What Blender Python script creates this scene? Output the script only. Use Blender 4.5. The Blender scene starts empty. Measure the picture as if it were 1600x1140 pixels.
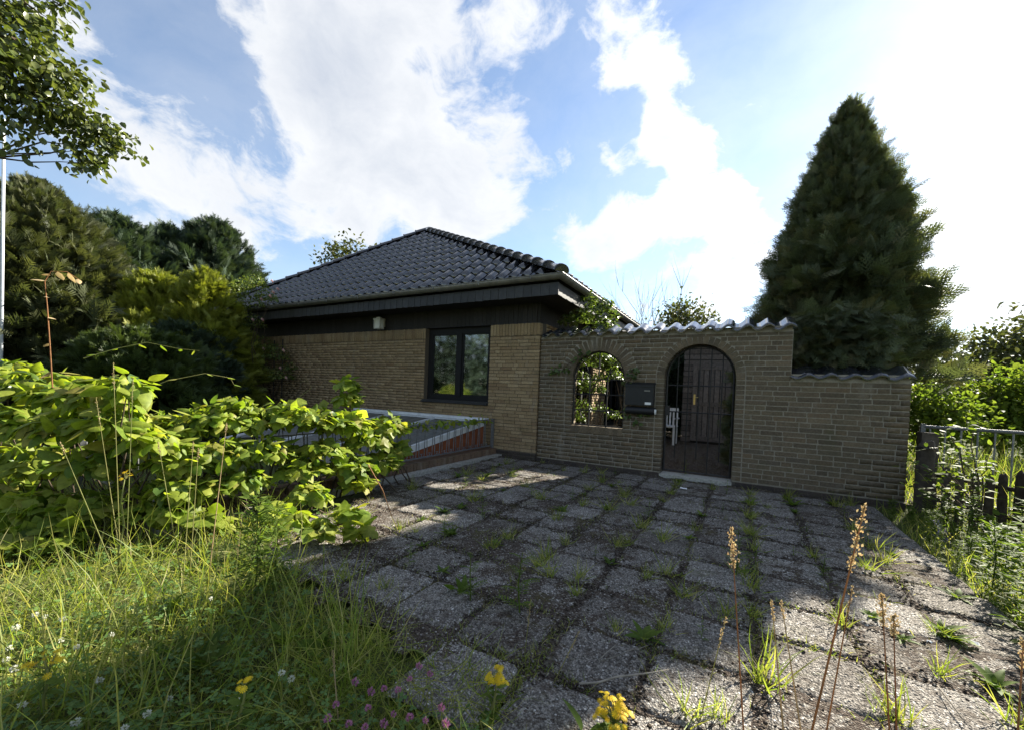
import bpy, math, random
import numpy as np
from mathutils import Matrix, Vector

random.seed(5)
rng = np.random.default_rng(11)
SC = bpy.context.scene
COL = SC.collection
rad = math.radians

# ------------------------------------------------------------------ camera
H = 1.14                       # eye height above the paving
FPX, CX, CY = 644.5, 800.0, 623.7
YAW, PITCH, ROLL = rad(-29.367), rad(-1.194), rad(2.251)
_f = np.array([math.sin(YAW)*math.cos(PITCH), math.cos(YAW)*math.cos(PITCH), math.sin(PITCH)])
_r0 = np.array([math.cos(YAW), -math.sin(YAW), 0.0])
_u0 = np.cross(_r0, _f)
CR = math.cos(ROLL)*_r0 + math.sin(ROLL)*_u0
CU = -math.sin(ROLL)*_r0 + math.cos(ROLL)*_u0
CF = _f
cam = bpy.data.cameras.new('camera')
camo = bpy.data.objects.new('camera', cam)
COL.objects.link(camo)
M = Matrix(((CR[0], CU[0], -CF[0], 0), (CR[1], CU[1], -CF[1], 0), (CR[2], CU[2], -CF[2], H), (0, 0, 0, 1)))
camo.matrix_world = M
cam.sensor_fit = 'HORIZONTAL'
cam.sensor_width = 36.0
cam.lens = FPX/1600*36.0
cam.shift_y = (CY-570)/1600
cam.clip_start = 0.05
cam.clip_end = 3000
SC.camera = camo

# survey helpers: where a sight line meets the ground, the wall plane, a plane x = const, or a distance
CAM = np.array([0, 0, H])
def ray(x, y): return (x-CX)*CR - (y-CY)*CU + FPX*CF
def G(x, y, z=0.0):
    v = ray(x, y); return CAM + v*((z-H)/v[2])
def W(x, y, Y=6.2):
    v = ray(x, y); return CAM + v*(Y/v[1])
def AX(x, y, X):
    v = ray(x, y); return CAM + v*(X/v[0])
def HD(x, y, d):
    v = ray(x, y); return CAM + v*(d/math.hypot(v[0], v[1]))
def depth(P): return (np.asarray(P)-CAM) @ CF

# ------------------------------------------------------------------ light
SUN_AZ, SUN_EL = rad(20.4), rad(31.0)
S = np.array([math.sin(SUN_AZ)*math.cos(SUN_EL), math.cos(SUN_AZ)*math.cos(SUN_EL), math.sin(SUN_EL)])
sl = bpy.data.lights.new('sun', 'SUN')
sl.energy = 5.0
sl.angle = rad(0.53)
sl.color = (1.0, 0.93, 0.80)
so = bpy.data.objects.new('sun', sl)
so.rotation_euler = Vector(S).to_track_quat('Z', 'Y').to_euler()
so.location = (8, 20, 30)
COL.objects.link(so)

def nd(nt, typ, ins=None, **props):
    n = nt.nodes.new(typ)
    for k, v in props.items(): setattr(n, k, v)
    for k, v in (ins or {}).items():
        s = n.inputs[k]
        if isinstance(v, bpy.types.NodeSocket): nt.links.new(v, s)
        elif isinstance(v, bpy.types.Node): nt.links.new(v.outputs[0], s)
        else: s.default_value = v
    return n
def math_(nt, op, a, b=0.0, c=0.0, clamp=False):
    n = nd(nt, 'ShaderNodeMath', {0: a, 1: b, 2: c}, operation=op); n.use_clamp = clamp
    return n.outputs[0]
def ramp(nt, fac, stops, interp='LINEAR'):
    n = nt.nodes.new('ShaderNodeValToRGB'); nt.links.new(fac, n.inputs[0])
    cr = n.color_ramp; cr.interpolation = interp
    while len(cr.elements) < len(stops): cr.elements.new(0.5)
    for e, (p, c) in zip(cr.elements, stops):
        e.position = p; e.color = (*c, 1)
    return n.outputs[0]
def mixc(nt, f, a, b, mode='MIX'):
    n = nt.nodes.new('ShaderNodeMix'); n.data_type = 'RGBA'; n.blend_type = mode
    for i, v in ((0, f), (6, a), (7, b)):
        if isinstance(v, bpy.types.NodeSocket): nt.links.new(v, n.inputs[i])
        elif i == 0: n.inputs[0].default_value = v
        else: n.inputs[i].default_value = (*v, 1) if len(v) == 3 else v
    return n.outputs[2]

wd = bpy.data.worlds.new('World'); SC.world = wd; wd.use_nodes = True
nt = wd.node_tree; nt.nodes.clear()
sky = nd(nt, 'ShaderNodeTexSky', sky_type='NISHITA', sun_disc=False)
sky.sun_elevation = SUN_EL; sky.sun_rotation = SUN_AZ
sky.air_density = 1.0; sky.dust_density = 0.16; sky.ozone_density = 1.1; sky.altitude = 10
tc = nd(nt, 'ShaderNodeTexCoord')
dirv = tc.outputs['Generated']
sep = nd(nt, 'ShaderNodeSeparateXYZ', {0: dirv})
# clouds: broken cumulus; the heaps and gaps sit where the photograph has them, noise shapes their edges
warp = nd(nt, 'ShaderNodeTexNoise', {'Vector': dirv, 'Scale': 4.0, 'Detail': 3.0})
wv = nd(nt, 'ShaderNodeVectorMath', {0: warp.outputs['Color'], 1: (0.5, 0.5, 0.5)}, operation='SUBTRACT')
wv2 = nd(nt, 'ShaderNodeVectorMath', {0: wv.outputs[0], 'Scale': 0.16}, operation='SCALE')
dw = nd(nt, 'ShaderNodeVectorMath', {0: dirv, 1: wv2.outputs[0]}, operation='ADD').outputs[0]
flat = nd(nt, 'ShaderNodeVectorMath', {0: dw, 1: (1, 1, 1.6)}, operation='MULTIPLY').outputs[0]
n1 = nd(nt, 'ShaderNodeTexNoise', {'Vector': flat, 'Scale': 3.6, 'Detail': 12.0, 'Roughness': 0.62})
n2 = nd(nt, 'ShaderNodeTexNoise', {'Vector': flat, 'Scale': 10.0, 'Detail': 10.0, 'Roughness': 0.62})
dens = math_(nt, 'ADD', math_(nt, 'MULTIPLY_ADD', n1.outputs[0], 1.05, -.10), math_(nt, 'MULTIPLY_ADD', n2.outputs[0], 0.5, -.20))
BLOBS = [(600,130,17,.24),(480,50,11,.16),(720,60,12,.16),(560,250,11,.18),(690,330,8,.16),(450,300,9,.14),(760,300,6,.12),
 (850,235,5,.16),(300,310,8,.12),(130,70,8,.16),(190,225,6,.12),(1000,80,8,.20),(1060,60,5,.14),(1062,226,3.2,.26),(945,372,4.5,.26),
 (1110,345,7,.20),(1180,330,5,.14),(1180,148,3.4,.20),(1285,55,2.4,.22),(1500,430,13,.16),(1560,120,10,.08),(965,255,2.5,.16),(560,400,5,.08),
 (385,175,7,-.26),(345,100,5,-.16),(240,15,6,-.22),(70,285,5,-.12),(265,185,4.5,-.18),(870,150,4.5,-.26),(835,195,3,-.16),
 (920,290,4,-.20),(1010,300,3,-.16),(1260,215,9,-.24),(1160,55,7,-.20),(1350,110,7,-.18),(815,390,3.5,-.14),(890,430,4,-.14),(1000,200,3,-.10),(1120,180,3.2,-.14)]
for (px, py, rdeg, amp) in BLOBS:
    d = ray(px, py); d = d/np.linalg.norm(d)
    ds = nd(nt, 'ShaderNodeVectorMath', {0: dw, 1: tuple(d)}, operation='DISTANCE').outputs['Value']
    mr = nd(nt, 'ShaderNodeMapRange', {0: ds, 1: 0.0, 2: 2*math.sin(rad(rdeg)/2)*1.35, 3: amp*.8, 4: 0.0}, interpolation_type='SMOOTHSTEP')
    dens = math_(nt, 'ADD', dens, mr.outputs[0])
calpha = nd(nt, 'ShaderNodeMapRange', {0: dens, 1: 0.455, 2: 0.655, 3: 0.0, 4: 1.0}, interpolation_type='SMOOTHSTEP').outputs[0]
cdot = nd(nt, 'ShaderNodeVectorMath', {0: dirv, 1: tuple(S)}, operation='DOT_PRODUCT').outputs['Value']
cpos = math_(nt, 'MAXIMUM', cdot, 0.0)
glow = math_(nt, 'POWER', cpos, 10.0)
shade = nd(nt, 'ShaderNodeTexNoise', {'Vector': flat, 'Scale': 6.0, 'Detail': 5.0})
thick = nd(nt, 'ShaderNodeMapRange', {0: math_(nt, 'ADD', dens, math_(nt, 'MULTIPLY', math_(nt, 'SUBTRACT', shade.outputs[0], 0.5), 0.5)), 1: 0.52, 2: 1.12, 3: 0.0, 4: 1.0}).outputs[0]
ccol = mixc(nt, thick, (0.98, 0.99, 1.0), (0.62, 0.67, 0.76))
cbr = math_(nt, 'MULTIPLY_ADD', glow, 4.0, 5.0)
cem = nd(nt, 'ShaderNodeVectorMath', {0: ccol, 'Scale': cbr}, operation='SCALE').outputs[0]
veil = nd(nt, 'ShaderNodeMapRange', {0: n1.outputs[0], 1: 0.30, 2: 0.62, 3: 0.02, 4: 0.20}).outputs[0]
final = mixc(nt, math_(nt, 'MAXIMUM', math_(nt, 'MULTIPLY', calpha, 0.95), veil), sky.outputs[0], cem)
bg = nd(nt, 'ShaderNodeBackground', {0: final, 1: 0.056})
nd(nt, 'ShaderNodeOutputWorld', {0: bg.outputs[0]})

SC.view_settings.view_transform = 'Standard'
SC.view_settings.look = 'None'
SC.view_settings.exposure = 1.95
SC.view_settings.gamma = 1.0
SC.view_settings.use_curve_mapping = False
cy_ = SC.cycles
cy_.max_bounces = 7; cy_.diffuse_bounces = 4; cy_.glossy_bounces = 3; cy_.transmission_bounces = 5; cy_.transparent_max_bounces = 6
cy_.caustics_reflective = False; cy_.caustics_refractive = False
cy_.use_denoising = True
cy_.sample_clamp_indirect = 6.0

# ------------------------------------------------------------------ materials
def newmat(name):
    m = bpy.data.materials.new(name); m.use_nodes = True
    t = m.node_tree; t.nodes.clear(); return m, t
def rnd(t):
    a = nd(t, 'ShaderNodeAttribute', attribute_name='v')
    o = nd(t, 'ShaderNodeObjectInfo')
    return math_(t, 'FRACT', math_(t, 'ADD', a.outputs['Fac'], o.outputs['Random']))
def pos(t): return nd(t, 'ShaderNodeNewGeometry').outputs['Position']
def out(t, bsdf): nd(t, 'ShaderNodeOutputMaterial', {0: bsdf.outputs[0]})
def princ(t, col, rough=0.8, spec=0.3, metal=0.0, normal=None, coat=0.0):
    p = nd(t, 'ShaderNodeBsdfPrincipled')
    for k, v in (('Base Color', col), ('Roughness', rough), ('Specular IOR Level', spec), ('Metallic', metal), ('Normal', normal), ('Coat Weight', coat)):
        if v is None: continue
        if isinstance(v, bpy.types.NodeSocket): t.links.new(v, p.inputs[k])
        elif k == 'Base Color': p.inputs[k].default_value = (*v, 1)
        else: p.inputs[k].default_value = v
    return p
def bump(t, h, strength=0.5, dist=0.01):
    return nd(t, 'ShaderNodeBump', {'Height': h, 'Strength': strength, 'Distance': dist}).outputs[0]
def noise(t, scale, detail=4.0, rough=0.55, vec=None):
    return nd(t, 'ShaderNodeTexNoise', {'Vector': vec if vec is not None else pos(t), 'Scale': scale, 'Detail': detail, 'Roughness': rough}).outputs[0]

def brick_mat(name, cols, stain, bs=0.7):
    m, t = newmat(name)
    r = rnd(t)
    c = ramp(t, r, [(i/(len(cols)-1), k) for i, k in enumerate(cols)])
    n = noise(t, 60, 5); c = mixc(t, 1.0, c, ramp(t, n, [(0.25, (0.62,)*3), (0.75, (1.25,)*3)]), 'MULTIPLY')
    n2 = noise(t, 1.7, 5, 0.65)
    f = nd(t, 'ShaderNodeMapRange', {0: n2, 1: 0.52, 2: 0.72, 3: 0.0, 4: 0.6}).outputs[0]
    c = mixc(t, f, c, stain)
    sv = nd(t, 'ShaderNodeMapping', {'Vector': pos(t), 'Scale': (1.6, 1.6, .55)}).outputs[0]
    f3 = nd(t, 'ShaderNodeMapRange', {0: noise(t, 2.1, 7, 0.7, sv), 1: 0.57, 2: 0.70, 3: 0.0, 4: 0.45}).outputs[0]
    c = mixc(t, f3, c, (.26, .24, .20))
    f4 = nd(t, 'ShaderNodeMapRange', {0: noise(t, 3.3, 6, 0.7), 1: 0.60, 2: 0.74, 3: 0.0, 4: 0.6}).outputs[0]
    c = mixc(t, f4, c, (.07, .075, .035))
    h = math_(t, 'ADD', noise(t, 45, 5, 0.6), math_(t, 'MULTIPLY', noise(t, 160, 3), 0.5))
    out(t, princ(t, c, 0.92, 0.15, normal=bump(t, h, bs, 0.008))); return m
def plain_mat(name, col, rough=0.7, spec=0.3, metal=0.0, var=0.25, scale=25, bs=0.15, coat=0.0, bd=0.004):
    m, t = newmat(name)
    n = noise(t, scale, 6, 0.6)
    c = mixc(t, 1.0, col, ramp(t, n, [(0.25, (1-var,)*3), (0.75, (1+var,)*3)]), 'MULTIPLY')
    c = mixc(t, 1.0, c, ramp(t, rnd(t), [(0, (1-var*.6,)*3), (1, (1+var*.6,)*3)]), 'MULTIPLY')
    out(t, princ(t, c, rough, spec, metal, bump(t, n, bs, bd), coat)); return m
def leaf_mat(name, cols, trans=0.42, rough=0.42, spec=0.35, tint=(1.25, 1.3, 0.55)):
    m, t = newmat(name)
    r = rnd(t)
    c = ramp(t, r, [(i/(len(cols)-1), k) for i, k in enumerate(cols)])
    c = mixc(t, 1.0, c, ramp(t, noise(t, 3.0, 3), [(0.3, (0.75,)*3), (0.7, (1.2,)*3)]), 'MULTIPLY')
    c = mixc(t, 1.0, c, ramp(t, noise(t, 38.0, 4, 0.65), [(0.3, (0.72,.74,.7)), (0.7, (1.22,)*3)]), 'MULTIPLY')
    p = princ(t, c, rough, spec)
    tr = nd(t, 'ShaderNodeBsdfTranslucent', {0: mixc(t, 1.0, c, tint, 'MULTIPLY')})
    mx = nd(t, 'ShaderNodeMixShader', {0: trans, 1: p.outputs[0], 2: tr.outputs[0]})
    out(t, mx); return m

MT = {}
MT['brick_house'] = brick_mat('brick_house', [(.25,.18,.10),(.31,.23,.135),(.28,.205,.12),(.36,.275,.165),(.22,.15,.088),(.30,.22,.125)], (.18,.135,.085))
MT['mortar_house'] = plain_mat('mortar_house', (.12,.10,.075), 0.95, 0.1, scale=60)
MT['brick_garden'] = brick_mat('brick_garden', [(.125,.097,.064),(.145,.117,.078),(.10,.079,.056),(.17,.132,.088),(.133,.105,.072),(.108,.089,.066),(.155,.113,.072)], (.07,.064,.04), 0.5)
MT['mortar_garden'] = plain_mat('mortar_garden', (.26,.235,.19), 0.95, 0.1, var=0.3, scale=30)
MT['brick_dark'] = brick_mat('brick_dark', [(.05,.042,.04),(.075,.06,.05),(.06,.05,.045)], (.04,.04,.03))
MT['brick_red'] = brick_mat('brick_red', [(.15,.095,.065),(.19,.125,.085),(.13,.085,.06)], (.11,.09,.06))
def tile_mat():
    m, t = newmat('glazed_tile')
    n = noise(t, 14, 5)
    c = mixc(t, 1.0, (.018,.019,.023), ramp(t, rnd(t), [(0, (.7,)*3), (1, (1.5,)*3)]), 'MULTIPLY')
    d = nd(t, 'ShaderNodeMapRange', {0: noise(t, 5, 6, 0.7), 1: 0.58, 2: 0.75, 3: 0.0, 4: 0.55}).outputs[0]
    c = mixc(t, d, c, (.055,.055,.045))
    ro = nd(t, 'ShaderNodeMapRange', {0: n, 1: 0.3, 2: 0.7, 3: 0.14, 4: 0.30}).outputs[0]
    out(t, princ(t, c, ro, 0.8, normal=bump(t, noise(t, 40, 3), 0.10, 0.004), coat=0.6)); return m
MT['tile'] = tile_mat()
MT['slate'] = plain_mat('slate', (.028,.028,.029), 0.55, 0.4, var=0.35, scale=18, bs=0.3)
MT['zinc'] = plain_mat('zinc', (.17,.165,.15), 0.5, 0.5, 0.35, var=0.35, scale=9)
MT['dark_wood'] = plain_mat('dark_wood', (.020,.018,.018), 0.6, 0.3, var=0.3, scale=30)
MT['black_paint'] = plain_mat('black_paint', (.010,.010,.011), 0.6, 0.25, var=0.15)
MT['iron'] = plain_mat('iron', (.025,.024,.024), 0.55, 0.4, 0.3, var=0.4, scale=60)
MT['rail_grey'] = plain_mat('rail_grey', (.15,.155,.16), 0.5, 0.4, 0.2, var=0.4, scale=40)
MT['white_paint'] = plain_mat('white_paint', (.62,.64,.66), 0.5, 0.4, var=0.18, scale=12)
MT['panel_grey'] = plain_mat('panel_grey', (.13,.135,.125), 0.45, 0.4, var=0.2, scale=8)
MT['rust_wood'] = plain_mat('rust_wood', (.20,.065,.03), 0.75, 0.2, var=0.4, scale=9)
MT['shed_wood'] = plain_mat('shed_wood', (.13,.112,.10), 0.85, 0.2, var=0.4, scale=20)
MT['grey_wood'] = plain_mat('grey_wood', (.065,.054,.043), 0.9, 0.15, var=0.5, scale=22, bs=0.5)
MT['brass'] = plain_mat('brass', (.6,.48,.2), 0.35, 0.5, 0.9, var=0.2)
MT['bark'] = plain_mat('bark', (.09,.07,.05), 0.95, 0.1, var=0.5, scale=20, bs=0.8, bd=0.02)
MT['bark_pale'] = plain_mat('bark_pale', (.20,.18,.15), 0.95, 0.1, var=0.4, scale=25, bs=0.6)
MT['concrete'] = plain_mat('concrete', (.30,.29,.26), 0.95, 0.1, var=0.45, scale=45, bs=0.8, bd=0.01)
MT['paper'] = plain_mat('paper', (.75,.75,.74), 0.8, 0.2, var=0.08)
MT['mailbox'] = plain_mat('mailbox', (.016,.017,.019), 0.5, 0.3, 0.1, var=0.2)
MT['lamp_metal'] = plain_mat('lamp_metal', (.55,.54,.50), 0.4, 0.5, 0.4, var=0.15)
MT['room'] = plain_mat('room', (.06,.055,.05), 0.9, 0.1)
MT['curtain'] = plain_mat('curtain', (.60,.60,.60), 0.9, 0.1, var=0.1)
MT['dry_straw'] = leaf_mat('dry_straw', [(.44,.34,.19),(.38,.27,.15),(.50,.41,.25)], 0.3, 0.6, 0.2, (1.1,1,.8))
MT['straw_green'] = leaf_mat('straw_green', [(.20,.22,.07),(.28,.26,.10)], 0.3, 0.6, 0.2)
MT['stalk_red'] = leaf_mat('stalk_red', [(.30,.13,.06),(.34,.18,.08)], 0.3, 0.6, 0.2, (1.1,1,.8))

def glass_mat():
    m, t = newmat('window_glass')
    fr = nd(t, 'ShaderNodeFresnel', {'IOR': 1.7})
    gl = nd(t, 'ShaderNodeBsdfGlossy', {'Color': (0.85, 0.9, 1.0, 1), 'Roughness': 0.05})
    tr = nd(t, 'ShaderNodeBsdfTransparent', {'Color': (0.75, 0.78, 0.78, 1)})
    f = nd(t, 'ShaderNodeMapRange', {0: fr.outputs[0], 1: 0.0, 2: 1.0, 3: 0.18, 4: 1.0}).outputs[0]
    out(t, nd(t, 'ShaderNodeMixShader', {0: f, 1: tr.outputs[0], 2: gl.outputs[0]})); return m
MT['glass'] = glass_mat()
def lamp_glass():
    m, t = newmat('lamp_glass')
    out(t, princ(t, (.55,.55,.50), 0.25, 0.5)); return m
MT['lamp_glass'] = lamp_glass()

def aggregate_mat():
    m, t = newmat('aggregate')
    p = pos(t)
    vo = nd(t, 'ShaderNodeTexVoronoi', {'Vector': p, 'Scale': 125.0})
    g = nd(t, 'ShaderNodeSeparateColor', {0: vo.outputs['Color']}).outputs[0]
    c = ramp(t, g, [(0.0, (.10,.09,.08)), (0.35, (.19,.175,.155)), (0.7, (.27,.25,.22)), (0.95, (.35,.33,.30)), (1.0, (.62,.60,.56))])
    edge = nd(t, 'ShaderNodeMapRange', {0: vo.outputs['Distance'], 1: 0.45, 2: 0.8, 3: 1.0, 4: 0.35}).outputs[0]
    c = mixc(t, 1.0, c, nd(t, 'ShaderNodeCombineColor', {0: edge, 1: edge, 2: edge}).outputs[0], 'MULTIPLY')
    dirt = nd(t, 'ShaderNodeMapRange', {0: math_(t, 'ADD', math_(t, 'MULTIPLY', noise(t, 5, 4, 0.6), .45), math_(t, 'MULTIPLY', noise(t, 26, 5, 0.7), .55)), 1: 0.50, 2: 0.60, 3: 0.0, 4: 0.75}).outputs[0]
    c = mixc(t, dirt, c, (.062,.047,.034))
    moss = nd(t, 'ShaderNodeMapRange', {0: noise(t, 2.3, 6, 0.75), 1: 0.56, 2: 0.68, 3: 0.0, 4: 0.55}).outputs[0]
    c = mixc(t, moss, c, (.095,.090,.045))
    c = mixc(t, 1.0, c, ramp(t, rnd(t), [(0, (.72,.70,.68)), (1, (1.15,)*3)]), 'MULTIPLY')
    h = math_(t, 'SUBTRACT', 1.0, vo.outputs['Distance'])
    out(t, princ(t, c, 0.9, 0.2, normal=bump(t, h, 0.9, 0.006))); return m
MT['aggregate'] = aggregate_mat()
def soil_mat():
    m, t = newmat('joint_soil')
    p = pos(t)
    vo = nd(t, 'ShaderNodeTexVoronoi', {'Vector': p, 'Scale': 120.0})
    g = nd(t, 'ShaderNodeSeparateColor', {0: vo.outputs['Color']}).outputs[0]
    c = ramp(t, g, [(0.0, (.035,.027,.022)), (0.55, (.08,.062,.05)), (0.85, (.12,.10,.08)), (0.94, (.22,.20,.17)), (1.0, (.40,.38,.35))])
    moss = nd(t, 'ShaderNodeMapRange', {0: noise(t, 3.5, 6, 0.7), 1: 0.55, 2: 0.68, 3: 0.0, 4: 0.8}).outputs[0]
    c = mixc(t, moss, c, (.085,.075,.025))
    h = math_(t, 'ADD', math_(t, 'SUBTRACT', 1.0, vo.outputs['Distance']), noise(t, 30, 5))
    out(t, princ(t, c, 0.95, 0.1, normal=bump(t, h, 1.0, 0.01))); return m
MT['soil'] = soil_mat()
def ground_mat():
    m, t = newmat('ground_soil_grass')
    c = ramp(t, noise(t, 2.2, 8, 0.7), [(0.3, (.045,.05,.02)), (0.5, (.07,.085,.028)), (0.7, (.10,.11,.04))])
    c = mixc(t, nd(t, 'ShaderNodeMapRange', {0: noise(t, 40, 4), 1: 0.5, 2: 0.7, 3: 0, 4: 0.6}).outputs[0], c, (.035,.026,.016))
    out(t, princ(t, c, 0.95, 0.1, normal=bump(t, noise(t, 25, 6), 0.8, 0.03))); return m
MT['ground'] = ground_mat()

MT['lf_vine'] = leaf_mat('lf_vine', [(.11,.18,.025),(.18,.25,.032),(.26,.31,.045),(.15,.22,.028),(.33,.35,.065),(.22,.28,.038),(.30,.27,.07)], 0.50, 0.5, 0.22, (1.4, 1.45, .5))
MT['lf_vine_shade'] = leaf_mat('lf_vine_shade', [(.06,.11,.03),(.09,.15,.035),(.11,.17,.04)], 0.4, 0.38, 0.45)
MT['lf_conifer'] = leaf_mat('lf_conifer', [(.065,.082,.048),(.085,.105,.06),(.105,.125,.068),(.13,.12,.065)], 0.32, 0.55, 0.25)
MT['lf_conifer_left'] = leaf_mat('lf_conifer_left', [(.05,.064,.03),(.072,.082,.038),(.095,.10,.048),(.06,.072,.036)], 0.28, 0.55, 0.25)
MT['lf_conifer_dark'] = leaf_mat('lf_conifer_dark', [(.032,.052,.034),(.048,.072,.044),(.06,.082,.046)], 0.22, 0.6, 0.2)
MT['lf_thuja'] = leaf_mat('lf_thuja', [(.18,.21,.03),(.24,.25,.04),(.14,.17,.03)], 0.35, 0.5, 0.25)
MT['lf_thuja_shade'] = leaf_mat('lf_thuja_shade', [(.05,.075,.025),(.07,.095,.03)], 0.3, 0.5, 0.25)  # thuja green with the shade of the low growth put into the colour
MT['lf_birch'] = leaf_mat('lf_birch', [(.065,.09,.025),(.10,.125,.035),(.15,.165,.05)], 0.35, 0.32, 0.5)
MT['lf_far'] = leaf_mat('lf_far', [(.06,.075,.03),(.08,.09,.035),(.10,.10,.04)], 0.35, 0.5, 0.3)
MT['lf_bright'] = leaf_mat('lf_bright', [(.09,.14,.025),(.13,.18,.03),(.17,.21,.045)], 0.5, 0.6, 0.12)
MT['lf_rose'] = leaf_mat('lf_rose', [(.08,.12,.04),(.12,.16,.045),(.18,.20,.05)], 0.35, 0.42, 0.35)
MT['lf_ivy'] = leaf_mat('lf_ivy', [(.05,.085,.025),(.08,.12,.03),(.12,.16,.045)], 0.42, 0.35, 0.45)
MT['lf_weed'] = leaf_mat('lf_weed', [(.075,.125,.025),(.11,.165,.03),(.15,.20,.04)], 0.5, 0.6, 0.12)
MT['lf_grass'] = leaf_mat('lf_grass', [(.12,.175,.028),(.17,.23,.04),(.24,.28,.055),(.36,.34,.11),(.18,.24,.045),(.46,.40,.20)], 0.5, 0.5, 0.25)
MT['lf_clover'] = leaf_mat('lf_clover', [(.08,.15,.045),(.11,.19,.05),(.14,.22,.065)], 0.35, 0.5, 0.25)
MT['yellow_petal'] = leaf_mat('yellow_petal', [(.62,.42,.015),(.70,.50,.02),(.55,.34,.01)], 0.3, 0.6, 0.2, (1.1,1,.6))
MT['pink_petal'] = leaf_mat('pink_petal', [(.40,.16,.30),(.50,.24,.38),(.30,.10,.22)], 0.35, 0.6, 0.2, (1.1,1,1))
MT['rose_petal'] = leaf_mat('rose_petal', [(.62,.40,.40),(.70,.55,.52),(.60,.25,.25)], 0.35, 0.6, 0.2, (1.1,1,1))
MT['white_petal'] = leaf_mat('white_petal', [(.62,.62,.52),(.70,.70,.62)], 0.35, 0.6, 0.2, (1,1,1))
MT['purple_petal'] = leaf_mat('purple_petal', [(.22,.17,.42),(.30,.25,.55)], 0.35, 0.6, 0.2, (1,1,1))

# ------------------------------------------------------------------ object helpers
def wloc(o):
    v = np.zeros(3)
    while o is not None:
        v = v + np.array(o.location); o = o.parent
    return v
def raw_mesh(name, V, F, mat, att=None, smooth=False):
    me = bpy.data.meshes.new(name)
    if isinstance(F, np.ndarray):
        n, k = F.shape
        me.vertices.add(len(V)); me.vertices.foreach_set('co', np.ascontiguousarray(V, dtype=np.float32).ravel())
        me.loops.add(n*k); me.loops.foreach_set('vertex_index', np.ascontiguousarray(F, dtype=np.int32).ravel())
        me.polygons.add(n); me.polygons.foreach_set('loop_start', np.arange(0, n*k, k, dtype=np.int32))
        me.polygons.foreach_set('loop_total', np.full(n, k, dtype=np.int32))
        me.update(calc_edges=True)
    else:
        me.from_pydata([tuple(v) for v in V], [], F); me.update()
    if att is not None:
        a = me.attributes.new('v', 'FLOAT', 'FACE'); a.data.foreach_set('value', np.asarray(att, dtype=np.float32))
    if smooth: me.polygons.foreach_set('use_smooth', np.ones(len(me.polygons), dtype=bool))
    if mat is not None: me.materials.append(MT[mat] if isinstance(mat, str) else mat)
    return me
def link(name, me, parent=None):
    o = bpy.data.objects.new(name, me); COL.objects.link(o); o.parent = parent; return o
def part(name, V, F, mat, parent=None, att=None, smooth=False, kind=None):
    V = np.asarray(V, dtype=float)
    if parent is not None: V = V - wloc(parent)
    o = link(name, raw_mesh(name, V, F, mat, att, smooth), parent)
    if kind: o['kind'] = kind
    return o
def piece(name, me, parent, loc, rot=None, scale=None):
    o = link(name, me, parent)
    l = np.asarray(loc, float) - (wloc(parent) if parent is not None else 0)
    if rot is None:
        o.location = l
        if scale is not None: o.scale = scale
    else:
        m = Matrix([list(r) + [0] for r in (rot if scale is None else rot*np.asarray(scale)[None, :])] + [[0, 0, 0, 1]])
        m.translation = Vector(l); o.matrix_local = m
    return o
def tag(o, label, cat, group=None):
    o['label'] = label; o['category'] = cat
    if group: o['group'] = group
    return o
def thing(name, label, cat, loc=(0, 0, 0), group=None):
    o = bpy.data.objects.new(name, None); COL.objects.link(o); o.location = tuple(loc); o.empty_display_size = 0.2
    return tag(o, label, cat, group)
def struct(o): o['kind'] = 'structure'; return o

class MB:
    """collects quads/polys of one part"""
    def __init__(s): s.V = []; s.F = []
    def add(s, V, F):
        b = len(s.V); s.V += [tuple(v) for v in V]; s.F += [tuple(i+b for i in f) for f in F]; return s
    def box(s, a, b):
        (x0, y0, z0), (x1, y1, z1) = a, b
        return s.add([(x0,y0,z0),(x1,y0,z0),(x1,y1,z0),(x0,y1,z0),(x0,y0,z1),(x1,y0,z1),(x1,y1,z1),(x0,y1,z1)],
                     [(0,3,2,1),(4,5,6,7),(0,1,5,4),(1,2,6,5),(2,3,7,6),(3,0,4,7)])
    def tube(s, pts, r, n=6, caps=True):
        pts = [np.asarray(p, float) for p in pts]; R = r if hasattr(r, '__len__') else [r]*len(pts)
        rings = []; up = None
        for i, p in enumerate(pts):
            d = pts[min(i+1, len(pts)-1)] - pts[max(i-1, 0)]; d = d/(np.linalg.norm(d)+1e-9)
            if up is None or abs(up @ d) > 0.98:
                up = np.array([0, 0, 1.0]) if abs(d[2]) < 0.9 else np.array([1.0, 0, 0])
            x = np.cross(up, d); x /= np.linalg.norm(x)+1e-9; y = np.cross(d, x); up = y
            rings.append([p + R[i]*(math.cos(2*math.pi*k/n)*x + math.sin(2*math.pi*k/n)*y) for k in range(n)])
        b = len(s.V)
        for rg in rings: s.V += [tuple(v) for v in rg]
        for i in range(len(pts)-1):
            for k in range(n):
                s.F.append((b+i*n+k, b+i*n+(k+1) % n, b+(i+1)*n+(k+1) % n, b+(i+1)*n+k))
        if caps:
            s.F.append(tuple(b+k for k in range(n))[::-1]); s.F.append(tuple(b+(len(pts)-1)*n+k for k in range(n)))
        return s
    def part(s, name, mat, parent=None, smooth=False, kind=None): return part(name, s.V, s.F, mat, parent, None, smooth, kind)

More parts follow.
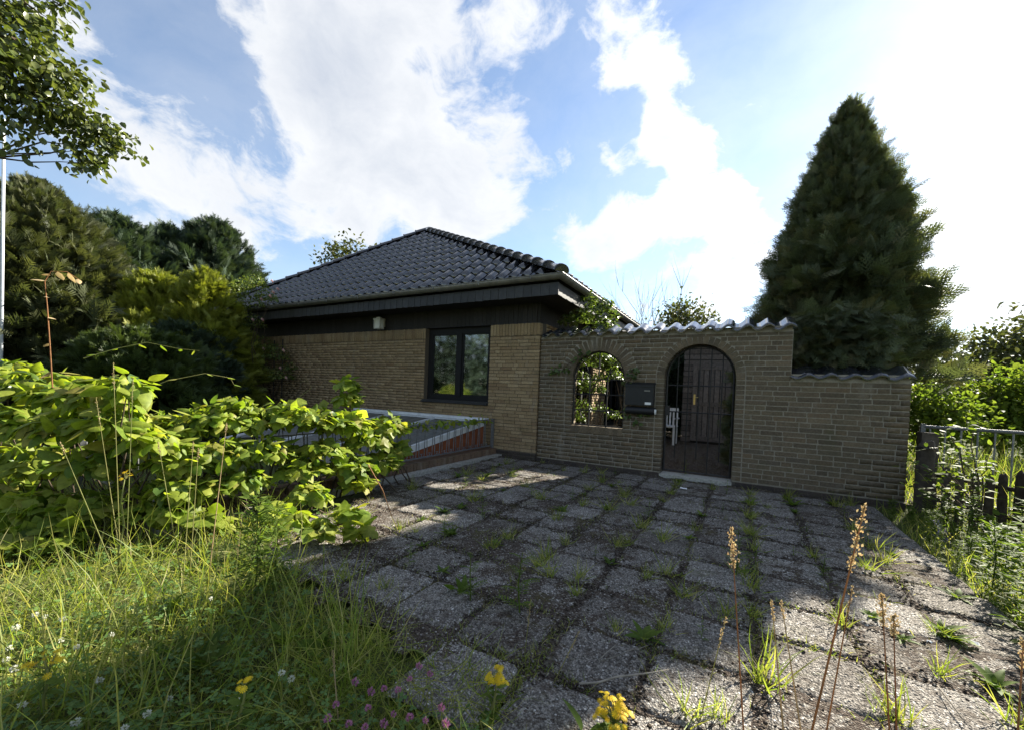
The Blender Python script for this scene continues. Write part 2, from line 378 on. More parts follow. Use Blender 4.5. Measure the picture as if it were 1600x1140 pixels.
# leaf templates: stem at origin, axis +Y, face normal +Z
def t_oval(w=0.62, fold=-0.22, droop=0.30, tip=1.5, n=5):
    V = []; F = []
    for i in range(n+1):
        t = i/n; hw = w/2*(math.sin(math.pi*min(1, t**0.75))**0.8 if 0 < t < 1 else 0.0)*(1-0.1*t)
        z = -droop*t*t
        V += [(-hw, t, z+fold*hw*2), (0, t, z), (hw, t, z+fold*hw*2)]
    for i in range(n):
        a = 3*i
        F += [(a, a+1, a+4, a+3), (a+1, a+2, a+5, a+4)]
    return np.array(V), F
def t_lobed(seed=0):
    rr = random.Random(seed)
    ang = [-150, -125, -100, -75, -50, -25, 0, 25, 50, 75, 100, 125, 150]
    rd = [.40, .46, .40, .52, .42, .50, .68, .50, .42, .52, .40, .46, .40]
    V = [(0, .38, 0)]
    for a, d in zip(ang, rd):
        d *= rr.uniform(.92, 1.08)
        x, y = d*math.sin(rad(a)), .38 + d*math.cos(rad(a))
        V.append((x, y, -.40*(abs(x)**1.3) - .45*max(0, y-.45)**1.3 + .10*math.cos(a*.25) + rr.uniform(-.04, .04)))
    V.append((0, .02, .02))
    n = len(ang)
    F = [(0, i, i+1) for i in range(1, n)] + [(0, n, n+1), (0, n+1, 1)]
    F = [(f[0], f[2], f[1]) for f in F]
    return np.array(V), F
T_OVAL = t_oval(); T_OVAL2 = t_oval(0.72, -0.30, 0.45); T_OVAL3 = t_oval(0.55, -0.10, 0.2)
T_LOB = t_lobed(1); T_LOB2 = t_lobed(2)
T_DIA = (np.array([(0,0,0),(.32,.45,.07),(0,1,-.1),(-.32,.45,.07)]), [(0,1,2,3)])
T_HEX = (np.array([(0,0,0),(.30,.3,.06),(.26,.68,.03),(0,1,-.12),(-.26,.68,.03),(-.30,.3,.06)]), [(0,1,2,3),(0,3,4,5)])
def t_spray(pairs=5, w=.030, sub=True):
    V = []; F = []
    def barb(o, d, L, ww):
        d = np.array(d)/np.linalg.norm(d); p = np.array([-d[1], d[0]]); b = len(V)
        for q in (o-p*ww, o+p*ww, o+d*L): V.append((q[0], q[1], -.16*q[1]**2-.12*abs(q[0])))
        F.append((b, b+1, b+2))
    barb(np.zeros(2), (0, 1), 1.0, w)
    for i in range(pairs):
        y = .10+.80*i/pairs
        for s in (-1, 1):
            a = rad(36+random.uniform(-5, 5)); L = .60*(1-y*.70); o = np.array([0, y+.06*(s > 0)]); d = np.array([s*math.sin(a), math.cos(a)])
            barb(o, d, L, w*.9)
            if sub and i < pairs-1:
                for k in (.35, .65):
                    for s2 in (-1, 1):
                        a2 = a*s+s2*rad(38); barb(o+d*L*k, (math.sin(a2), math.cos(a2)), L*.36*(1.2-k), w*.8)
    return np.array(V), F
T_SPRAY = t_spray(5, .030, True)
T_SPRAY_S = t_spray(5, .050, False)
T_BLADE = (np.array([(-.5,0,0),(.5,0,0),(.42,.35,.04),(-.42,.35,.04),(.28,.72,.20),(-.28,.72,.20),(0,1,.42)]), [(0,1,2,3),(3,2,4,5),(5,4,6,6)])
def tri_only(T):
    V, F = T; o = []
    for f in F:
        f = [i for k, i in enumerate(f) if k == 0 or i != f[k-1]]
        for k in range(1, len(f)-1): o.append((f[0], f[k], f[k+1]))
    return np.asarray(V, float), np.array(o, dtype=np.int64)
def norm(v): return v/(np.linalg.norm(v, axis=-1, keepdims=True)+1e-9)
def frames(axis, nrm):
    a = norm(axis); z = norm(nrm - (nrm*a).sum(-1, keepdims=True)*a); x = np.cross(a, z)
    return np.stack([x, a, z], axis=-1)          # columns
def scatter(T, P, axis, nrm, scale, wid=None):
    V, F = tri_only(T)
    n = len(P); Rm = frames(axis, nrm)
    sc = np.asarray(scale).reshape(-1, 1, 1)*np.ones((n, 1, 3))
    if wid is not None: sc = sc*np.stack([np.asarray(wid)*np.ones(n), np.ones(n), np.ones(n)], -1)[:, None, :]
    L = V[None]*sc
    VV = np.einsum('nij,nkj->nki', Rm, L) + P[:, None, :]
    FF = F[None] + (np.arange(n)*len(V))[:, None, None]
    att = np.repeat(rng.random(n), len(F))
    return VV.reshape(-1, 3), FF.reshape(-1, 3), att
def merge(*parts):
    V = []; F = []; A = []; b = 0
    for v, f, a in parts:
        V.append(v); F.append(f+b); A.append(a); b += len(v)
    return np.concatenate(V), np.concatenate(F), np.concatenate(A)
def rvec(n):
    return norm(rng.normal(size=(n, 3)))
UPV = np.array([0, 0, 1.0])

# ================================================================== SETTING
def build_ground():
    xs = np.concatenate([np.linspace(-150, -14, 18), np.linspace(-12, 8, 81), np.linspace(10, 150, 18)])
    ys = np.concatenate([np.linspace(-60, -5, 10), np.linspace(-3, 14, 69), np.linspace(16, 220, 22)])
    X, Y = np.meshgrid(xs, ys, indexing='ij')
    Z = -0.035 + 0.015*np.sin(X*2.1+1)*np.cos(Y*1.7)
    V = np.stack([X, Y, Z], -1).reshape(-1, 3)
    nx, ny = len(xs), len(ys)
    i, j = np.meshgrid(np.arange(nx-1), np.arange(ny-1), indexing='ij')
    a = (i*ny+j).ravel()
    F = np.stack([a, a+ny, a+ny+1, a+1], -1)
    struct(part('ground', V, F, 'ground', smooth=True))
build_ground()

struct(part('garden_soil', [(-2.95, 6.44, .0), (2.6, 6.44, .0), (4.5, 15.5, .0), (-2.95, 15.5, .0)], [(0, 1, 2, 3)], 'soil'))

def in_drive(x, y):
    # paving: right of the lawn's ragged edge, left of the weedy strip by the fence
    lx = np.interp(y, [1.0, 1.33, 1.42, 1.6, 2.0, 2.6, 3.4, 6.2], [0.1, -1.1, -1.9, -2.7, -3.1, -3.3, -3.5, -3.6])
    return (x > lx) & (x < 1.22) & (y < 6.15) & (y > 1.05)
def build_drive():
    # soil bed between the slabs
    xs = np.linspace(-3.7, 1.6, 107); ys = np.linspace(1.0, 6.25, 106)
    X, Y = np.meshgrid(xs, ys, indexing='ij')
    Z = 0.005 + rng.normal(size=X.shape)*0.0035 + 0.006*np.sin(X*5)*np.sin(Y*4.3)
    nx, ny = X.shape
    i, j = np.meshgrid(np.arange(nx-1), np.arange(ny-1), indexing='ij')
    a = (i*ny+j).ravel(); F = np.stack([a, a+ny, a+ny+1, a+1], -1)
    cx = X[:-1, :-1].ravel()+.025; cyy = Y[:-1, :-1].ravel()+.025
    F = F[in_drive(cx+.06*np.sin(cyy*23), cyy+.05*np.sin(cx*19))]
    d = struct(part('driveway', np.stack([X, Y, Z], -1).reshape(-1, 3), F, 'soil', smooth=True))
    # exposed aggregate slabs: pebbled top, worn corners
    def slab_mesh(seed):
        r = np.random.default_rng(seed); n = 56
        u = np.linspace(-1, 1, n)
        U, Vv = np.meshgrid(u, u, indexing='ij')
        Rr = np.maximum(np.abs(U), np.abs(Vv))
        th = np.arctan2(Vv, U)
        wob = sum(r.uniform(-1, 1)*np.sin(k*th+r.uniform(0, 6))/k for k in range(2, 14))*0.03
        x = U*.194*(1+wob*Rr**6); y = Vv*.194*(1+wob*Rr**6)
        px, py = np.meshgrid(np.arange(0, 40), np.arange(0, 40), indexing='ij')
        peb = np.stack([px.ravel()/40*.40-.2, py.ravel()/40*.40-.2], -1) + r.uniform(-.005, .005, size=(1600, 2))
        hgt = np.full(n*n, -1.0); pr = r.uniform(.004, .0075, 1600)
        q = np.stack([x.ravel(), y.ravel()], -1)
        for c0 in range(0, 1600, 200):
            dd = np.linalg.norm(q[:, None]-peb[None, c0:c0+200], axis=-1)/pr[None, c0:c0+200]
            hgt = np.maximum(hgt, (np.sqrt(np.maximum(0, 1-dd**2))*pr[None, c0:c0+200]).max(1))
        hgt = np.maximum(hgt, 0).reshape(n, n)
        edge = np.clip((1-Rr)/.10, 0, 1)
        corner = np.clip((np.abs(U)+np.abs(Vv)-1.72)/.25, 0, 1)
        z = 0.010*edge - 0.010*corner + hgt*.9*(edge > 0) - .004
        V = np.stack([x, y, z], -1).reshape(-1, 3)
        i, j = np.meshgrid(np.arange(n-1), np.arange(n-1), indexing='ij')
        a = (i*n+j).ravel(); Fq = np.stack([a, a+n, a+n+1, a+1], -1)
        return raw_mesh('slab', V, Fq, 'aggregate', smooth=True)
    ms = [slab_mesh(s) for s in range(5)]
    P = .41
    for ix in range(-8, 7):
        for iy in range(-3, 12):
            x = -.72+.205+P*ix; y = 1.93+.205+P*iy
            if not in_drive(np.array(x-.02), np.array(y)) or x > 1.25: continue
            if y > 6.0: continue
            o = piece('slab', random.choice(ms), d, (x+random.uniform(-.012, .012), y+random.uniform(-.012, .012), random.uniform(-.005, .004)))
            o.rotation_euler = (random.uniform(-.012, .012), random.uniform(-.012, .012), random.choice([0, 1, 2, 3])*math.pi/2 + random.uniform(-.03, .03))
    # loose pebbles and crumbs lying in the joints
    n = 5200
    X = rng.uniform(-3.5, 1.3, n); Y = 1.1+5.0*rng.random(n)**1.3
    k = in_drive(X, Y); X, Y = X[k], Y[k]; n = len(X)
    ico = np.array([(1,0,0),(-1,0,0),(0,1,0),(0,-1,0),(0,0,1),(0,0,-1)])*1.0
    f8 = [(0,2,4),(2,1,4),(1,3,4),(3,0,4),(2,0,5),(1,2,5),(3,1,5),(0,3,5)]
    v = scatter((ico, f8), np.stack([X, Y, np.full(n, .008)], -1), rvec(n), rvec(n), rng.uniform(.002, .007, n)*np.where(rng.random(n) < .05, 1.9, 1))
    part('loose_grit', *v[:2], 'aggregate', d, v[2], kind='stuff')
    n = 34000
    k = rng.integers(0, 2, n).astype(bool); jx = -.72+.41*rng.integers(-8, 6, n); jy = 1.93+.41*rng.integers(-3, 11, n)
    X = np.where(k, jx+rng.normal(size=n)*.034, rng.uniform(-3.6, 1.3, n)); Y = np.where(k, rng.uniform(1.1, 6.1, n), jy+rng.normal(size=n)*.034)
    q = in_drive(X, Y) & (np.sin(X*6.1+1.7*np.sin(Y*4.1))+np.sin(Y*5.3+X*2)+rng.normal(size=n)*.6 > -.3); X, Y = X[q], Y[q]; n = len(X)
    v = scatter((ico*np.array([1, 1.5, .5]), f8), np.stack([X, Y, rng.uniform(.006, .016, n)], -1), rvec(n)*np.array([1, 1, .2]), UPV+rng.normal(size=(n, 3))*.3, rng.uniform(.003, .010, n))
    part('moss_crumbs', *v[:2], 'soil', d, v[2], kind='stuff')
build_drive()

# ================================================================== BRICKWORK
def brick_meshes(mat, depth, nvar=5, jit=.012):
    out_ = []
    for s in range(nvar):
        r = random.Random(s+int(depth*1000))
        # unit brick: x 0..1, z 0..1, y 0..depth, worn arrises
        V = []; e = .025; ez = .10
        for (x, z, y) in [(0+e,0,0),(1-e,0,0),(1,ez,0),(1,1-ez,0),(1-e,1,0),(e,1,0),(0,1-ez,0),(0,ez,0)]:
            V.append((x+r.uniform(-jit, jit)*.8, r.uniform(-.0012, .0012), z+r.uniform(-jit, jit)*3.5))
        b = [(0,0),(1,0),(1,1),(0,1)]
        V2 = [(x, depth, z) for x, z in b]
        F = [tuple(range(8)), (8, 11, 10, 9), (0, 1, 9, 8)[::-1], (1, 2, 9)[::-1], (2, 3, 10, 9)[::-1], (3, 4, 10)[::-1], (4, 5, 11, 10)[::-1], (5, 6, 11)[::-1], (6, 7, 8, 11)[::-1], (7, 0, 8)[::-1]]
        out_.append(raw_mesh('brick', V+V2, [f for f in F], mat))
    return out_
def mesh_arrays(me):
    V = np.array([v.co[:] for v in me.vertices]); F = [tuple(p.vertices) for p in me.polygons]
    return V, F
def lay(parent, specs, mat, depth, keep=300, restname='brickwork', meshes=None):
    """specs: (origin, R(3x3) or None, L, Hh). The nearest `keep` become single bricks, the rest one joined part."""
    ms = meshes or brick_meshes(mat, depth)
    arr = [tri_only(mesh_arrays(m)) for m in ms]
    def key(s):
        c = np.asarray(s[0]); return depth_key(c)
    specs = sorted(specs, key=lambda s: s[4] if len(s) > 4 else np.linalg.norm(np.asarray(s[0])-CAM))
    for s in specs[:keep]:
        R = np.eye(3) if s[1] is None else s[1]
        piece('brick', random.choice(ms), parent, s[0], R, (s[2], 1, s[3]))
    if len(specs) > keep:
        VV = []; FF = []; AA = []; b = 0
        for s in specs[keep:]:
            V, F = random.choice(arr); R = np.eye(3) if s[1] is None else s[1]
            v = (V*np.array([s[2], 1, s[3]])) @ R.T + np.asarray(s[0])
            VV.append(v); FF.append(F+b); AA.append(np.full(len(F), random.random())); b += len(v)
        part(restname, np.concatenate(VV), np.concatenate(FF), mat, parent, np.concatenate(AA), kind='stuff')
def course(x0, x1, L, head, first, wild=False, gap=.010):
    """brick x-intervals between x0 and x1"""
    o = []; x = x0; k = 0
    if x1-x0 < .03: return o
    l = first
    while x < x1-1e-4:
        e = min(x+l, x1)
        if x1-e < .05: e = x1
        o.append((x+gap/2, e-gap/2)); x = e; k += 1
        l = (head if random.random() < .28 else L) if wild else L
    return o

# ---------------------------------------------------------------- HOUSE
HX0, HX1, HY0, HY1 = -12.85, -3.0, 6.2, 15.0
EZ = 2.62                                  # soffit
house = thing('brick_house', 'low yellow brick bungalow with black glazed hipped roof and dark timber band', 'house', (-7.9, 6.2, 0))
WX0, WX1, WZ0, WZ1 = -5.49, -3.98, 0.92, 2.287
def build_house():
    TOP = 2.287; PL = .115
    c = MB()
    d0, d1 = .012, .24
    y0, y1 = HY0+d0, HY0+d1
    c.box((HX0+.012, y0, 0), (WX0, y1, TOP)); c.box((WX1, y0, 0), (HX1-.012, y1, TOP)); c.box((WX0, y0, 0), (WX1, y1, WZ0-.02))
    # flank and rear walls
    c.box((HX1-d1, y1, 0), (HX1-.012, 8.0, TOP)); c.box((HX1-d1, 9.0, 0), (HX1-.012, 10.0, TOP)); c.box((HX1-d1, 11.6, 0), (HX1-.012, HY1, TOP))
    c.box((HX1-d1, 8.0, 0), (HX1-.012, 9.0, .35)); c.box((HX1-d1, 10.0, 0), (HX1-.012, 11.6, .35))
    c.box((HX0+.012, y1, 0), (HX0+d1, HY1, TOP)); c.box((HX0+d1, HY1-.24, 0), (HX1-d1, HY1, TOP))
    wall = c.part('wall', 'mortar_house', house)
    CH, L = .0575, .222
    sp = []
    z = PL; k = 0
    SZ = TOP-.205                           # soldier course on top
    while z < SZ-.01:
        h = min(CH, SZ-z)
        segs = [(HX0, HX1)]
        if z+h > WZ0-.02 : segs = [(HX0, WX0), (WX1, HX1)]
        for (a, b) in segs:
            first = [L, .105, .16][(k*2) % 3] + random.uniform(-.01, .01)
            for (xa, xb) in course(a, b, L, .105, first, True, .008):
                sp.append(((xa, HY0+random.uniform(-.004, .004), z+.004), None, xb-xa, h-.009))
        z += CH; k += 1
    for (a, b) in ((HX0, WX0), (WX1, HX1)):
        n = round((b-a)/.0605); w = (b-a)/n
        for i in range(n): sp.append(((a+i*w+.003, HY0+random.uniform(-.003, .003), SZ+.004), None, w-.007, .195))
    # flank bricks (sunlit side seen through the garden wall's openings)
    Rz = np.array([[0, -1, 0], [1, 0, 0], [0, 0, 1.0]])
    z = PL; k = 0
    while z < TOP-.02:
        for (a, b) in ([(6.46, HY1)] if z < .33 else [(6.46, 8.0), (9.0, 10.0), (11.6, HY1)]):
            for (ya, yb) in course(a, b, L, .105, [L, .11, .16][k % 3], True, .008):
                sp.append(((HX1+random.uniform(-.003, .003), ya, z+.004), Rz, yb-ya, CH-.009, 100+ya))
        z += CH; k += 1
    # only what is in view on the front counts as near
    sp2 = [s if len(s) > 4 else (s[0], s[1], s[2], s[3], np.linalg.norm(np.asarray(s[0])-CAM) + (0 if s[3] < .1 or True else 0)) for s in sp]
    lay(wall, sp2, 'brick_house', .10, 300)
    # dark engineering-brick plinth
    pl = MB().box((HX0+.01, HY0-.008, -.05), (HX1-.004, HY0+.20, PL-.002)).part('plinth', 'mortar_house', house)
    sp = []
    for k in range(2):
        for (xa, xb) in course(HX0, HX1+.012, .222, .11, .222 if k else .11):
            sp.append(((xa, HY0-.02, -.005+k*.0585), None, xb-xa, .050, xa*-1))
    lay(pl, sp, 'brick_dark', .1, 26)
    # room behind the window, so that the panes look into a dark interior
    r = MB()
    r.box((HX0+.25, HY0+.25, 0.0), (HX1-.25, HY1-.25, .02)); r.box((HX0+.25, 10.4, .02), (HX1-.25, 10.5, 2.4)); r.box((HX0+.2, HY0+.2, 2.40), (HX1-.2, HY1-.2, 2.42))
    r.part('room_shell', 'room', house)
    # timber cladding band: upright boards
    x = HX0+.03; i = 0; m = MB()
    m.box((HX0+.03, HY0+.05, 2.29), (HX1-.03, HY0+.2, EZ+.02)); m.box((HX1-.2, HY0+.2, 2.29), (HX1-.05, HY1, EZ+.02))
    clad = m.part('timber_band', 'dark_wood', house)
    bm_ = MB().box((0, 0, 0), (.088, .022, .335)).add([], [])
    bme = raw_mesh('board', bm_.V, bm_.F, 'dark_wood')
    n = int((HX1-HX0-.04)/.092)
    for i in range(n): piece('board', bme, clad, (HX0+.02+i*.092, HY0+.026+random.uniform(-.002, .002), 2.288))
    m2 = MB()
    for i in range(90): m2.box((HX1-.048, HY0+.03+i*.092, 2.288), (HX1-.026, HY0+.118+i*.092, 2.288+.335))
    m2.part('side_board', 'dark_wood', clad, kind='stuff')
    # soffit and fascia
    ox = .5
    s = MB()
    s.box((HX0-ox+.02, HY0-ox+.02, EZ+.002), (HX1+ox-.02, HY0+.03, EZ+.03)); s.box((HX1-.03, HY0+.03, EZ+.002), (HX1+ox-.02, HY1+ox, EZ+.03)); s.box((HX0-ox+.02, HY0+.03, EZ+.002), (HX0+.03, HY1+ox, EZ+.03))
    s.part('soffit', 'dark_wood', house)
    f = MB()
    f.box((HX0-ox+.012, HY0-ox+.014, EZ-.015), (HX1+ox-.014, HY0-ox+.04, EZ+.16)); f.box((HX1+ox-.04, HY0-ox+.04, EZ-.015), (HX1+ox-.014, HY1+ox, EZ+.16)); f.box((HX0-ox+.012, HY0-ox+.04, EZ-.015), (HX0-ox+.04, HY1+ox, EZ+.16))
    fas = f.part('fascia', 'slate', house)
    sw = .150
    sv = []
    for q in range(4):
        a = MB(); e = .006*q
        a.add([(0, -.004, 0+e*.4), (sw+.012, -.010, -e*.5), (sw+.012, -.002, .185), (0, .004, .185), (0, .010, 0+e*.4), (sw+.012, .004, -e*.5), (sw+.012, .012, .185), (0, .014, .185)], [(0,1,2,3),(7,6,5,4),(0,4,5,1),(1,5,6,2),(3,2,6,7),(0,3,7,4)])
        sv.append(raw_mesh('slate', a.V, a.F, 'slate'))
    n = int((HX1-HX0+2*ox)/sw)+1
    for i in range(n):
        x = HX1+ox-(i+1)*sw+.004
        piece('slate', random.choice(sv), fas, (x, HY0-ox, EZ-.02+random.uniform(-.004, .002)))
    for i in range(40):
        piece('slate', random.choice(sv), fas, (HX1+ox, HY0-ox+.012+i*sw, EZ-.02+random.uniform(-.006, .003)), Rz)
    # half round zinc gutter
    gz = 2.885; gr = .062
    def gut(pts, nm):
        m = MB(); ring = [(math.cos(a), math.sin(a)) for a in np.linspace(math.pi, 2*math.pi, 9)]
        out_r = []
        for p, nv in pts:
            p = np.array(p); nv = np.array(nv)
            out_r.append([p + nv*(gr*c) + UPV*(gr*1.25*s_) for c, s_ in ring] + [p + nv*(gr*.90*c) + UPV*(gr*1.12*s_) for c, s_ in ring[::-1]])
        k = len(out_r[0])
        for q in out_r: m.V += [tuple(v) for v in q]
        for i in range(len(out_r)-1):
            for j in range(k): m.F.append((i*k+j, i*k+(j+1) % k, (i+1)*k+(j+1) % k, (i+1)*k+j))
        p, nv = pts[0]
        return m
    go = ox+.062
    c2 = math.sqrt(2)
    m = gut([((HX0-go, HY1+go, gz), (-1, 0, 0)), ((HX0-go, HY0-go, gz), (-1, -1, 0)), ((HX1+go, HY0-go, gz), (1, -1, 0)), ((HX1+go, HY1+go, gz), (1, 0, 0))], 'gutter')
    gt = m.part('gutter', 'zinc', house, True)
    bead = MB().tube([(HX0-go-gr, HY1+go, gz), (HX0-go-gr, HY0-go-gr, gz), (HX1+go+gr, HY0-go-gr, gz), (HX1+go+gr, HY1+go, gz)], .008, 6).part('bead', 'zinc', gt)
    for x in np.arange(-12.4, -2.6, 0.95):
        MB().box((x-.004, HY0-go-gr-.008, gz-.052), (x+.010, HY0-go-gr+.014, gz+.004)).part('joint_clip', 'zinc', gt)
    # ------------------------------------------------ roof
    ez = 2.885
    A = np.array([-7.93, 8.9, 5.50]); B = np.array([-7.6, 12.4, 5.50])
    E = [np.array([-13.42, 5.62, ez]), np.array([-2.40, 5.62, ez]), np.array([-2.40, 15.6, ez]), np.array([-13.42, 15.6, ez])]
    dn = np.array([0, 0, -.055])
    rf = part('roof', [E[0]+dn, E[1]+dn, E[2]+dn, E[3]+dn, A+dn, B+dn], [(0,1,4),(1,2,5,4),(2,3,5),(3,0,4,5),(0,3,2,1)], 'black_paint', house)
    # S-shaped glazed pantiles on the front slope
    sl_v = A - np.array([A[0], 5.62, ez]); slen = np.linalg.norm(sl_v); up = sl_v/slen
    nrm_ = np.cross(np.array([1.0, 0, 0]), up)
    tw, gauge, tl = .232, .352, .41
    def tile_mesh(seed):
        r = random.Random(seed); na = 11; V = []; F = []
        prof = []
        for i in range(na):
            u = i/(na-1); x = (u-.5)*(tw+.035)
            # pan on the left, roll on the right
            h = .030*math.cos((u-.78)*math.pi/.30) if abs(u-.78) < .15 else 0
            z = (.060*max(0, math.cos((u-.76)*math.pi/.44)) if abs(u-.76) < .22 else 0) - .012*math.sin(min(1, u/.54)*math.pi)*(u < .54)
            prof.append((x, z))
        for (y, dz) in ((0, .020), (tl*.5, .010), (tl, 0.0)):
            for x, z in prof: V.append((x*(1+.0*y), y, z+dz+r.uniform(-.0012, .0012)))
        for x, z in prof: V.append((x, .003, z+.020-.018))
        for k in range(2):
            for i in range(na-1): F.append((k*na+i, k*na+i+1, (k+1)*na+i+1, (k+1)*na+i))
        for i in range(na-1): F.append((3*na+i, 3*na+i+1, i+1, i))
        return raw_mesh('roof_tile', V, F, 'tile', smooth=False)
    tms = [tile_mesh(s) for s in range(4)]
    for me in tms: me.polygons.foreach_set('use_smooth', np.array([True]*20+[False]*10)); 
    Rt = np.stack([np.array([1.0, 0, 0]), up, nrm_], -1)
    nrow = int(slen/gauge)+1
    for r_ in range(nrow):
        s0 = r_*gauge-.02; t = (s0+.15)/slen
        if t > .985: continue
        xl = E[0][0]+(A[0]-E[0][0])*t; xr = E[1][0]+(A[0]-E[1][0])*t
        k0 = math.floor((xl-E[0][0])/tw-.5); k1 = math.ceil((xr-E[0][0])/tw+.5)
        for k in range(k0, k1+1):
            x = E[0][0]+(k+.5)*tw
            if x > xr-.115 or x < xl+.115: continue
            P = np.array([x, 5.62, ez]) + up*s0 + nrm_*(-.012+random.uniform(-.003, .003))
            piece('roof_tile', random.choice(tms), rf, P, Rt)
    # right-hand slope: same tiles, joined (edge-on from the street)
    mid = np.array([-2.4, A[1], ez]); sv_ = A-mid; sL = np.linalg.norm(sv_); upx = sv_/sL; al = np.array([0, 1.0, 0]); nx = np.cross(al, upx)
    Rx = np.stack([al, upx, nx], -1)
    Va = []; Fa = []; b = 0
    tv, tf = tri_only(mesh_arrays(tms[0]))
    for r_ in range(int(sL/gauge)):
        t = (r_*gauge+.15)/sL
        ya = E[1][1]+(A[1]-E[1][1])*t; yb = E[2][1]+(B[1]-E[2][1])*t
        for y in np.arange(ya+.15, yb-.1, tw):
            Va.append(tv @ Rx.T + np.array([-2.4, y, ez]) + upx*(r_*gauge-.02) + nx*(-.012)); Fa.append(tf+b); b += len(tv)
    part('flank_tiling', np.concatenate(Va), np.concatenate(Fa), 'tile', rf, kind='stuff')
    # hip and ridge tiles
    def ridge_mesh():
        V = []; F = []; n = 8; L = .40
        for (y, r, dz) in ((0, .135, .012), (.03, .138, .014), (.04, .128, .008), (L, .108, 0.0)):
            for i in range(n+1):
                a = math.pi*(i/n); V.append((r*math.cos(a)*1.0, y, r*.78*math.sin(a)+dz-.02))
        for k in range(3):
            for i in range(n): F.append((k*(n+1)+i, k*(n+1)+i+1, (k+1)*(n+1)+i+1, (k+1)*(n+1)+i))
        b = len(V)
        for i in range(n+1):
            a = math.pi*(i/n); V.append((.11*math.cos(a), 0.002, .11*.7*math.sin(a)-.02))
        for i in range(n): F.append((b+i, b+i+1, i+1, i))
        V.append((0, .004, -.02)); c = len(V)-1
        for i in range(n): F.append((c, b+i+1, b+i))
        me = raw_mesh('ridge_tile', V, F, 'tile'); me.polygons.foreach_set('use_smooth', np.array([k < 3*n for k in range(len(F))])); return me
    rm = ridge_mesh()
    for (p, q) in ((E[1], A), (E[0], A), (A, B)):
        dv = q-p; Ld = np.linalg.norm(dv); dv = dv/Ld; x = norm(np.cross(dv, UPV)); z = np.cross(x, dv)
        n = int(Ld/.345)
        for i in range(n):
            piece('ridge_tile', rm, rf, p+dv*(i*.345+.03)+z*(.030+random.uniform(-.003, .003)), np.stack([x, dv, z], -1))
    # ------------------------------------------------ window
    fy = HY0+.115
    w = MB()
    w.box((WX0, fy, WZ0), (WX0+.085, fy+.07, WZ1)); w.box((WX1-.085, fy, WZ0), (WX1, fy+.07, WZ1))
    w.box((WX0+.085, fy, WZ0), (WX1-.085, fy+.07, WZ0+.08)); w.box((WX0+.085, fy, WZ1-.10), (WX1-.085, fy+.07, WZ1))
    win = w.part('window', 'black_paint', house)
    xm = (WX0+WX1)/2
    MB().box((xm-.055, fy-.012, WZ0+.08), (xm+.055, fy+.06, WZ1-.10)).part('mullion', 'black_paint', win)
    for (a, b) in ((WX0+.085, xm-.055), (xm+.055, WX1-.085)):
        s = MB(); z0, z1 = WZ0+.08, WZ1-.10; q = .035
        s.box((a, fy+.012, z0), (a+q, fy+.055, z1)); s.box((b-q, fy+.012, z0), (b, fy+.055, z1)); s.box((a+q, fy+.012, z0), (b-q, fy+.055, z0+q)); s.box((a+q, fy+.012, z1-q), (b-q, fy+.055, z1))
        sa = s.part('sash', 'black_paint', win)
        MB().box((a+q, fy+.028, z0+q), (b-q, fy+.036, z1-q)).part('pane', 'glass', win)
    # sloping sill of dark tiles
    sl_ = MB(); sl_.box((WX0-.03, HY0-.01, WZ0-.055), (WX1+.004, HY0+.11, WZ0-.004))
    sill = sl_.part('sill', 'slate', win)
    t = MB(); t.add([(0,-.055,-.035),(.118,-.055,-.035),(.118,.10,.002),(0,.10,.002),(0,-.055,-.052),(.118,-.055,-.052),(.118,.10,-.02),(0,.10,-.02)], [(0,1,2,3),(7,6,5,4),(0,4,5,1),(1,5,6,2),(3,2,6,7),(0,3,7,4)])
    tme = raw_mesh('sill_tile', t.V, t.F, 'slate')
    for i in range(13): piece('sill_tile', tme, sill, (WX0-.03+i*.1185, HY0, WZ0+.002))
    cu = MB()
    for i in range(7): cu.add([(WX0+.14+i*.018, HY0+.34+.012*(i % 2), WZ0-.1), (WX0+.158+i*.018, HY0+.34+.012*((i+1) % 2), WZ0-.1), (WX0+.158+i*.018, HY0+.34+.012*((i+1) % 2), 2.25), (WX0+.14+i*.018, HY0+.34+.012*(i % 2), 2.25)], [(0,1,2,3)])
    cu.part('curtain', 'curtain', win)
    # windows on the flank
    for (a, b) in ((8.0, 9.0), (10.0, 11.6)):
        w = MB(); X = HX1-.13
        w.box((X, a, .35), (X+.07, a+.08, 2.287)); w.box((X, b-.08, .35), (X+.07, b, 2.287)); w.box((X, a+.08, .35), (X+.07, b-.08, .43)); w.box((X, a+.08, 2.2), (X+.07, b-.08, 2.287)); w.box((X, (a+b)/2-.04, .43), (X+.07, (a+b)/2+.04, 2.2))
        fw = w.part('window', 'black_paint', house)
        for (p, q) in ((a+.08, (a+b)/2-.04), ((a+b)/2+.04, b-.08)): MB().box((X+.03, p, .43), (X+.037, q, 2.2)).part('pane', 'glass', fw)
build_house()

